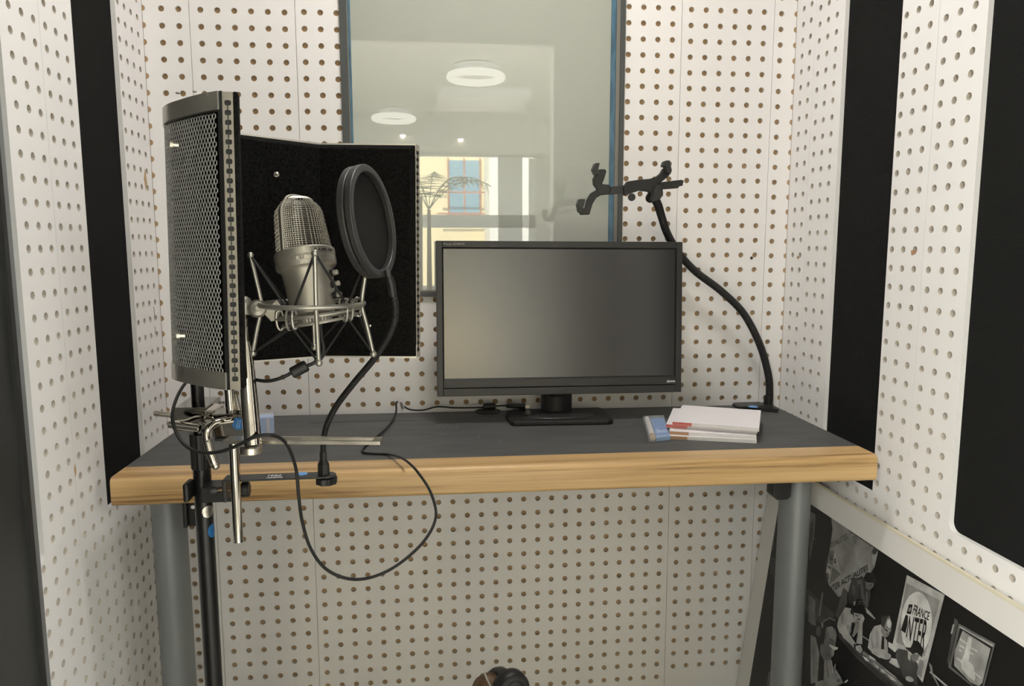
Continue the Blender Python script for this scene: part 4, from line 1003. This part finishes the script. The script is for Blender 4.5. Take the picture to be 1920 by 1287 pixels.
pts3 = [P(758, 763, 1.615), P(772, 769, 1.615), P(795, 769, 1.615), P(820, 763, 1.62), P(850, 765, 1.615), P(880, 765, 1.615), P(905, 764, 1.61)]
pts3 = [V((p.x, p.y, max(p.z, ZT+.003))) for p in pts3]
ob('cord', MB().tube(spline([P(748, 752, 1.605)]+pts3+[P(940, 761, 1.60), P(955, 761.5, 1.59)], 8), .0019, 10), CABLE, cb)
ob('ferrite_bead', MB().cyl(P(546, 701, .873), P(576, 685, .877), .0068, 18, .0016), BLACKP, cb)
ob('ferrite_bead', MB().cyl(P(906, 763, 1.606), P(929, 761.5, 1.604), .0072, 18, .0016), BLACKP, cb)
ob('usb_plug', MB().tube([P(949, 761, 1.59), P(985, 762.5, 1.585)], [.0045, .0068], 8), BLACKP, cb)
ob('plug_shell', MB().cyl(P(985, 762.5, 1.585), P(993, 762.7, 1.584), .0045, 4), NICKEL, cb, smooth=0)
ob('cable_tag', MB().prism([P(744, 750, 1.603), P(755, 753, 1.600), P(761, 774, 1.600), P(750, 771, 1.603)], (0, .0005, 0)), PAPER, cb, smooth=0, label='small white paper tag')
ob('tag_print', MB().prism([P(749, 754, 1.601), P(754, 755, 1.5985), P(758, 768, 1.5985), P(752, 766, 1.601)], (0, -.0002, 0)), GREYPR, cb, smooth=0)

# ------------------------------------------------------------------ headphones on a stool, at the foot of the frame
YH = 1.0
hx = P(938, 1280, YH)
st = thing('headphone_stand', (hx.x, YH-.02, 0), 'black post below the frame that carries the headphones', 'stand')
zs_ = hx.z-.058
ob('rest', MB().lathe((hx.x, YH-.02, zs_-.03), (0, 0, 1), [(.045, 0), (.055, .008), (.055, .025), (.048, .03)], 32), CABLE, st)
ob('post', MB().cyl((hx.x, YH-.02, .03), (hx.x, YH-.02, zs_-.03), .016), BLACKM, st)
ob('base', MB().lathe((hx.x, YH-.02, 0), (0, 0, 1), [(.15, 0), (.15, .012), (.03, .035)], 36), BLACKM, st)
hp = thing('headphones', (hx.x, YH, zs_), 'black and brown rounded headphones just showing at the bottom edge', 'headphones')
cL = P(916, 1296, YH); cR_ = P(958, 1291, YH-.02)
def cup(c, r_, th_, m1, m2, d):
    d = V(d).normalized()
    ob('ear_cup', MB().lathe(c-d*th_/2, d, [(r_*.9, 0), (r_, .004), (r_, th_-.004), (r_*.9, th_), (r_*.5, th_+.002)], 32), m1, hp)
    ob('ear_cushion', MB().tube([c+d*(th_/2)+(d.orthogonal().normalized()*cos(t)+d.cross(d.orthogonal().normalized())*sin(t))*r_*.72 for t in [2*pi*k/28 for k in range(28)]], r_*.2, 10, closed=True), m2, hp)
cup(cL, .0235, .022, BROWNL, BROWNL, (-.5, -.8, .25)); cup(cR_, .0255, .022, BLACKP, BLACKP, (.25, -.95, .1))
ob('headband', MB().tube(spline([cL+V((.004, .012, .012)), P(930, 1264, YH+.02), P(940, 1263, YH+.01), cR_+V((-.006, .012, .012))], 8), .009, 12), BLACKP, hp)
ob('wire_arm', MB().tube(spline([P(908, 1262, YH-.012), P(914, 1276, YH-.018), P(924, 1295, YH-.02)], 6), .0014, 8), GREYPR, hp)
ob('wire_arm', MB().tube(spline([P(934, 1262, YH-.012), P(939, 1274, YH-.022), P(944, 1295, YH-.024)], 6), .0016, 8), GREYP, hp)

# ------------------------------------------------------------------ leaning photo board
BN = V((1, 0, -.12)).normalized()       # board faces -x and slightly up
BP = V((.8075, 0, .652)); DN = V((-.12, 0, -1)).normalized(); NR_ = V((-BN.x, 0, -BN.z))
def bo(px, py, off=0): return at(px, py, BP+NR_*off, BN)
yfar = 1.638; ynear = .35; LB = .650/cos(.119)
pb = thing('photo_board', (BP.x-.06, 1.0, 0), 'large black and white studio photograph on a white board leaning against the right wall', 'picture')
def bq_(y, s_, off=0): return V((BP.x, y, BP.z))+DN*s_+NR_*off
ob('board', MB().prism([bq_(yfar, 0), bq_(ynear, 0), bq_(ynear, LB), bq_(yfar, LB)], -NR_*.008), BOARD, pb, smooth=0)
ob('board_edge', MB().prism([bq_(yfar, -.001, .0005), bq_(ynear, -.001, .0005), bq_(ynear, .0025, .0005), bq_(yfar, .0025, .0005)], -NR_*.009), CREAM, pb, smooth=0)
IN = .0475
ph = ob('photograph', MB().add([bq_(yfar-.058, IN, .0003), bq_(ynear+.05, IN, .0003), bq_(ynear+.05, LB-.04, .0003), bq_(yfar-.058, LB-.04, .0003)], [(0, 1, 2, 3)]), grey(.05), pb, smooth=0, label='black and white print of people at work in a radio studio')
c7 = lambda x, y: (1400+x/3.325, 900+y/3.325)
ca = lambda x, y: (1520+x/6.215, 1080+y/6.215)
cb_ = lambda x, y: (1520+x/8.044, 940+y/8.044)
cc = lambda x, y: (1660+x/5.932, 1070+y/5.932)
cr_ = lambda x, y: (1400+x/3.1625, 880+y/3.1625)
lay = [0]; shapes = {}
pm = MB(); pmats = []
def inside(p):
    y = p.y; s_ = (p-BP).dot(DN); return y, s_
def poly(conv, pts, g):
    lay[0] += 1
    m_ = grey(g)
    if m_ not in pmats: pmats.append(m_)
    pm.cur = pmats.index(m_)
    P_ = [bo(*conv(*q), .0004+lay[0]*.000006) for q in pts]
    # clip to the print area (top edge s >= IN, far edge y <= yfar-.058)
    def clip(Q, f_):
        out = []
        for i in range(len(Q)):
            a, b = Q[i], Q[(i+1) % len(Q)]; fa, fb = f_(a), f_(b)
            if fa >= 0: out.append(a)
            if (fa >= 0) != (fb >= 0): out.append(a.lerp(b, fa/(fa-fb)))
        return out
    P_ = clip(P_, lambda p: (p-BP).dot(DN)-IN); 
    if len(P_) > 2: P_ = clip(P_, lambda p: yfar-.058-p.y)
    if len(P_) > 2: pm.add(P_, [tuple(range(len(P_)))])
def ell(conv, cx, cy_, rx, ry, g, rot=0, n=18):
    c_, s_ = cos(rot), sin(rot)
    poly(conv, [(cx+rx*cos(t)*c_-ry*sin(t)*s_, cy_+rx*cos(t)*s_+ry*sin(t)*c_) for t in [2*pi*k/n for k in range(n)]], g)
# wall poster "INTER ACTUALITES"
poly(cr_, [(195, 190), (205, 190), (200, 520), (175, 500)], .42)
poly(cr_, [(175, 250), (195, 190), (160, 480), (148, 500)], .24)
poly(cr_, [(375, 250), (410, 270), (400, 400), (372, 560)], .40); poly(cr_, [(378, 330), (398, 290), (392, 400), (375, 500)], .27)
ell(cr_, 396, 413, 6, 9, .45)
poly(cr_, [(140, 510), (520, 860), (510, 980), (300, 800), (140, 620)], .20)
poly(cr_, [(172, 600), (200, 620), (198, 790), (162, 745)], .38)
for k in range(3): poly(cr_, [(172, 640+k*42), (198, 655+k*42), (198, 659+k*42), (172, 644+k*42)], .22)
poly(cr_, [(368, 745), (400, 775), (412, 930), (366, 905)], .38)
for k in range(3): poly(cr_, [(368, 790+k*42), (404, 812+k*42), (404, 817+k*42), (368, 795+k*42)], .25)
poly(cb_, [(300, 200), (330, 420), (285, 745), (230, 1080), (270, 1260), (420, 1450), (800, 1250), (960, 1000), (1010, 740), (620, 480)], .50)
poly(cb_, [(700, 760), (920, 700), (890, 930), (960, 1010), (640, 1080)], .53); poly(cb_, [(925, 705), (1015, 760), (965, 990), (930, 960)], .60)
ell(cb_, 965, 755, 38, 55, .24, .2)
poly(cb_, [(290, 745), (360, 760), (330, 970), (262, 930)], .36); poly(cb_, [(360, 765), (462, 1100), (330, 990)], .60)
poly(cb_, [(330, 1000), (460, 1105), (280, 1260)], .38); poly(cb_, [(250, 945), (330, 985), (280, 1235), (228, 1080)], .52)
poly(cb_, [(262, 965), (310, 1000), (300, 1030), (258, 995)], .25); poly(cb_, [(245, 1020), (300, 1060), (290, 1100), (238, 1060)], .62)
for cx, cy_, rx, ry in ((315, 855, 26, 42), (370, 905, 18, 42), (250, 1140, 25, 50)): ell(cb_, cx, cy_, rx, ry, .18); ell(cb_, cx+8, cy_-6, 8, 14, .5)
for k in range(4): poly(cb_, [(630+k*12, 540+k*32), (712-k*8, 520+k*34), (712-k*8, 532+k*34), (630+k*12, 555+k*32)], .25)
# standing person leaning over
poly(ca, [(480, 30), (560, 20), (600, 0), (640, 60), (700, 200), (670, 380), (600, 400), (520, 330), (440, 280), (440, 180)], .24)
poly(ca, [(540, 60), (600, 40), (640, 330), (600, 340)], .33); poly(ca, [(440, 215), (500, 240), (500, 330), (450, 320)], .20)
poly(ca, [(640, 70), (740, 90), (730, 130), (690, 170), (640, 150)], .38)
poly(ca, [(615, 30), (650, -40), (740, -30), (765, 30), (752, 110), (700, 60), (640, 60)], .12)
poly(ca, [(380, 140), (430, 180), (420, 330), (320, 500), (290, 460)], .26)
# listening person with headphones, hand on cheek
poly(ca, [(400, 370), (470, 380), (510, 520), (500, 560), (440, 680), (420, 640), (380, 700), (330, 660), (305, 580), (330, 490)], .62)
poly(ca, [(355, 560), (415, 590), (440, 660), (530, 800), (500, 850), (410, 770), (350, 670)], .66)
poly(ca, [(510, 545), (570, 560), (560, 640), (500, 720), (480, 700)], .52); poly(ca, [(480, 540), (520, 560), (490, 680), (460, 700)], .10)
poly(ca, [(500, 430), (600, 450), (585, 510), (550, 550), (510, 540)], .58)
poly(ca, [(560, 490), (600, 450), (630, 500), (605, 560), (600, 800), (530, 790), (560, 600)], .60)
poly(ca, [(490, 430), (520, 340), (530, 270), (600, 270), (630, 380), (620, 450), (560, 440), (520, 420)], .08)
ell(ca, 485, 420, 22, 35, .14); poly(ca, [(500, 300), (525, 300), (515, 345), (500, 345)], .55)
poly(ca, [(520, 820), (580, 810), (605, 870), (570, 915), (530, 870)], .62)
poly(ca, [(500, 790), (525, 800), (520, 840), (505, 835)], .08)
poly(ca, [(640, 370), (700, 430), (755, 500), (745, 510), (650, 430)], .55); poly(ca, [(590, 690), (680, 750), (680, 765), (590, 702)], .5)
# balding person in a pale shirt
poly(ca, [(740, 590), (820, 570), (850, 700), (890, 760), (900, 880), (850, 940), (800, 960), (720, 900), (665, 840), (690, 680)], .60)
poly(ca, [(720, 840), (860, 870), (940, 950), (880, 980), (790, 950), (710, 900)], .64); ell(ca, 895, 935, 42, 45, .58)
poly(ca, [(832, 700), (858, 715), (855, 860), (820, 855)], .09)
poly(ca, [(830, 560), (860, 470), (920, 470), (945, 560), (935, 650), (900, 710), (860, 725), (820, 650)], .45)
poly(ca, [(820, 570), (825, 490), (870, 465), (930, 480), (890, 500), (865, 580), (860, 620)], .18); ell(ca, 915, 560, 25, 50, .66)
poly(ca, [(860, 610), (930, 660), (925, 675), (860, 630)], .12)
poly(ca, [(905, 770), (960, 800), (1000, 870), (980, 900), (905, 830)], .70); poly(ca, [(905, 830), (990, 900), (960, 940), (900, 900)], .07)
# desk with papers
poly(ca, [(310, 660), (420, 760), (700, 1020), (1100, 1290), (900, 1290), (540, 960), (330, 720)], .25)
poly(ca, [(330, 690), (560, 920), (930, 1240), (960, 1290), (900, 1290), (480, 880)], .17)
poly(ca, [(590, 900), (620, 880), (860, 1070), (1080, 1270), (1030, 1290), (690, 1020)], .40)
for q in ([(600, 930), (650, 960), (690, 1010), (640, 990)], [(680, 925), (750, 970), (760, 1000), (690, 960)], [(735, 1015), (790, 1060), (790, 1090), (735, 1050)], [(810, 1080), (860, 1100), (880, 1150), (820, 1120)], [(880, 1130), (960, 1190), (1010, 1240), (930, 1210)], [(860, 1080), (990, 1180), (1010, 1200), (880, 1110)]):
    poly(ca, q, .68)
poly(ca, [(940, 960), (1030, 975), (1050, 1080), (970, 1060), (900, 1030)], .66)
poly(ca, [(860, 980), (960, 1040), (1110, 1140), (1110, 1210), (980, 1130), (870, 1050)], .13)
ell(ca, 1150, 1205, 48, 30, .60, .3)
# dark suited person bending
poly(ca, [(1010, 850), (1120, 870), (1200, 960), (1240, 1000), (1240, 1290), (1130, 1180), (1060, 1060), (1010, 930)], .24)
poly(ca, [(1130, 870), (1170, 900), (1155, 990), (1130, 960)], .62)
# foreground man with headphones
poly(ca, [(0, 690), (60, 720), (100, 900), (110, 1000), (80, 1240), (0, 1260)], .45)
poly(ca, [(100, 940), (170, 980), (150, 1220), (80, 1220)], .06)
poly(ca, [(160, 960), (230, 950), (280, 1130), (260, 1230), (150, 1240)], .50)
poly(ca, [(0, 240), (55, 290), (45, 580), (0, 560)], .40)
poly(ca, [(60, 20), (240, 190), (200, 330), (30, 190)], .07); poly(ca, [(135, 180), (145, 210), (105, 470), (96, 465)], .5)
poly(ca, [(130, 590), (200, 570), (290, 600), (305, 700), (290, 800), (270, 930), (215, 990), (150, 980), (110, 900), (115, 720)], .38)
poly(ca, [(190, 600), (250, 590), (300, 690), (290, 770), (220, 720)], .50); poly(ca, [(130, 560), (180, 490), (270, 490), (310, 560), (310, 650), (250, 590), (180, 600), (150, 800), (110, 800)], .06)
poly(ca, [(140, 520), (220, 485), (290, 520), (285, 530), (220, 500), (150, 545)], .45); ell(ca, 92, 650, 28, 62, .30); ell(ca, 136, 575, 14, 38, .45)
poly(ca, [(220, 800), (320, 840), (312, 860), (270, 870), (215, 815)], .72); poly(ca, [(240, 860), (275, 860), (270, 930), (240, 930)], .52)
poly(ca, [(60, 1240), (200, 1200), (290, 1080), (350, 1180), (380, 1250), (300, 1290), (50, 1290)], .48)
poly(ca, [(390, 1240), (430, 1210), (435, 1225), (400, 1255)], .7)
poly(cr_, [(165, 1060), (190, 1050), (190, 1210), (160, 1180)], .28); poly(cr_, [(130, 1200), (190, 1230), (190, 1287), (120, 1287)], .33)
# folds, faces and small tones
for q, g in (([(445, 640), (470, 560), (474, 640), (455, 690)], .5), ([(360, 470), (375, 440), (372, 540), (362, 560)], .5), ([(420, 590), (440, 570), (452, 600), (430, 640)], .52),
             ([(520, 450), (555, 470), (550, 480), (520, 462)], .3), ([(548, 500), (580, 505), (572, 520), (546, 512)], .15), ([(530, 525), (560, 530), (556, 538), (530, 534)], .4),
             ([(605, 455), (620, 480), (612, 520), (604, 500)], .72), ([(560, 830), (566, 826), (578, 900), (572, 905)], .4), ([(578, 835), (584, 835), (596, 890), (590, 895)], .4),
             ([(760, 640), (775, 620), (790, 800), (778, 830)], .52), ([(700, 720), (712, 700), (735, 850), (722, 860)], .5), ([(800, 610), (812, 600), (822, 760), (812, 760)], .68),
             ([(865, 740), (872, 735), (884, 860), (876, 870)], .5), ([(720, 880), (760, 890), (800, 930), (770, 925)], .52), ([(880, 590), (905, 600), (902, 610), (880, 602)], .28),
             ([(905, 640), (915, 650), (912, 665), (900, 655)], .6), ([(885, 680), (905, 684), (903, 692), (886, 690)], .25),
             ([(560, 100), (575, 95), (590, 300), (575, 310)], .17), ([(480, 120), (510, 110), (520, 200), (500, 230)], .3), ([(650, 190), (660, 188), (655, 360), (646, 366)], .42), ([(690, 100), (715, 108), (713, 118), (690, 112)], .2),
             ([(225, 740), (262, 748), (258, 756), (224, 750)], .15), ([(235, 790), (268, 800), (262, 810), (232, 800)], .25), ([(170, 640), (178, 700), (172, 760), (160, 700)], .2), ([(180, 900), (230, 930), (226, 940), (180, 915)], .28),
             ([(180, 1000), (190, 995), (215, 1180), (200, 1190)], .35), ([(240, 990), (247, 985), (262, 1130), (252, 1140)], .62), ([(20, 760), (30, 755), (45, 1180), (32, 1190)], .33), ([(70, 820), (78, 815), (85, 1100), (76, 1110)], .55),
             ([(290, 1120), (300, 1112), (350, 1190), (340, 1200)], .62), ([(270, 1080), (285, 1030), (292, 1035), (284, 1090)], .6), ([(300, 1210), (330, 1205), (345, 1230), (310, 1240)], .3),
             ([(1040, 900), (1050, 895), (1080, 1060), (1068, 1060)], .16), ([(1085, 900), (1120, 940), (1100, 1060), (1085, 1000)], .3), ([(560, 300), (600, 296), (604, 304), (560, 310)], .35), ([(550, 325), (610, 322), (612, 330), (552, 334)], .28)):
    poly(ca, q, g)
for k in range(5): poly(ca, [(625+k*55, 930+k*52), (655+k*55, 945+k*52), (650+k*55, 952+k*52), (622+k*55, 938+k*52)], .1)
# FRANCE INTER poster
poly(cc, [(240, 52), (660, 272), (415, 1250), (345, 1160), (80, 830)], .66)
poly(cc, [(235, 140), (608, 335), (440, 960), (120, 800)], .52)
ell(cc, 345, 590, 172, 352, .76, .04, 30)
poly(cc, [(262, 378), (305, 380), (285, 490), (236, 480)], .08); ell(cc, 272, 435, 14, 26, .5, .4)
poly(cc, [(225, 493), (275, 510), (222, 700), (172, 665)], .08)
poly(cc, [(255, 505), (270, 508), (262, 780), (300, 800), (250, 850), (240, 700)], .76)
# person in front of the poster
poly(cc, [(140, 870), (240, 890), (300, 960), (360, 1040), (370, 1150), (300, 1240), (200, 1180), (110, 950)], .25)
poly(cc, [(250, 885), (285, 930), (275, 1010), (250, 980)], .60)
poly(cc, [(290, 920), (380, 940), (360, 1000), (320, 1020), (290, 990)], .42)
poly(cc, [(280, 860), (320, 780), (370, 790), (420, 870), (410, 970), (350, 920), (300, 930), (240, 880), (215, 855)], .07)
poly(cc, [(380, 990), (430, 1010), (400, 1200), (350, 1150)], .50)
ell(cc, 270, 1210, 48, 28, .62, .4)
poly(cc, [(500, 1120), (700, 1290), (670, 1290), (490, 1135)], .60); poly(cc, [(480, 1020), (520, 1060), (530, 1150), (600, 1287), (585, 1287), (515, 1160)], .45)
# television
poly(cc, [(770, 530), (812, 560), (700, 1070), (690, 1010)], .25); poly(cc, [(752, 600), (768, 605), (745, 705), (725, 705)], .55)
poly(cc, [(815, 590), (1222, 815), (1100, 1287), (960, 1287), (700, 1080)], .34)
poly(cc, [(825, 620), (1205, 830), (1180, 870), (820, 640)], .55); poly(cc, [(830, 640), (1195, 855), (1080, 1287), (985, 1287), (730, 1070)], .08)
poly(cc, [(860, 672), (1170, 870), (1080, 1250), (1040, 1287), (950, 1250), (765, 1060), (770, 900)], .55)
poly(cc, [(925, 735), (965, 750), (945, 900), (925, 1010), (980, 1060), (1000, 1200), (990, 1230), (930, 1190), (850, 1100), (840, 1010), (880, 930)], .72)
for a, b, c, d in ((830, 755, 905, 810), (825, 825, 880, 860), (820, 875, 850, 895), (790, 965, 850, 1010), (945, 850, 1025, 895), (930, 900, 980, 930), (960, 1110, 1065, 1190)):
    poly(cc, [(a, b), (c, d), (c-3, d+14), (a-3, b+14)], .72)
ob('printed_scene', pm, pmats, ph, smooth=0)
# lettering in the print
def btext(s_, conv, quad, g, bold=0):
    BL, BR, TR_, TL_ = [bo(*conv(*q), .0017) for q in quad]
    m0 = text_mb(s_, 1, Matrix.Identity(4), depth=0, bold=bold)
    x0 = min(v[0] for v in m0.v); w0 = max(v[0] for v in m0.v)-x0; y0 = min(v[1] for v in m0.v); h0 = max(v[1] for v in m0.v)-y0
    mb = MB(); mb.add([BL.lerp(BR, (v[0]-x0)/w0).lerp(TL_.lerp(TR_, (v[0]-x0)/w0), (v[1]-y0)/h0) for v in m0.v], m0.f)
    return ob('print_lettering', mb, grey(g), ph, smooth=0)
btext('ITER ACTUALITES', cb_, [(317, 1375), (868, 1040), (862, 955), (312, 1275)], .06, bold=.022)
btext('TUALITES.', cb_, [(295, 715), (566, 558), (560, 475), (290, 640)], .15)
btext('T', cb_, [(586, 508), (606, 525), (600, 478), (580, 462)], .2)
btext('FRANCE', cc, [(298, 488), (480, 560), (500, 468), (325, 378)], .06, bold=.018)
btext('NTER', cc, [(228, 740), (425, 925), (482, 560), (268, 508)], .06, bold=.012)

# ------------------------------------------------------------------ ceiling lamp housing
cl_ = thing('ceiling_light', (.14, 1.08, 2.33), 'round white ceiling lamp of the booth, above the frame', 'lamp')
ob('housing', MB().lathe((.14, 1.08, 2.331), (0, 0, 1), [(.135, 0), (.14, .006), (.14, .019)], 36), WHITEP, cl_)
for o in sc.objects:
    if '_loc' in o: del o['_loc']
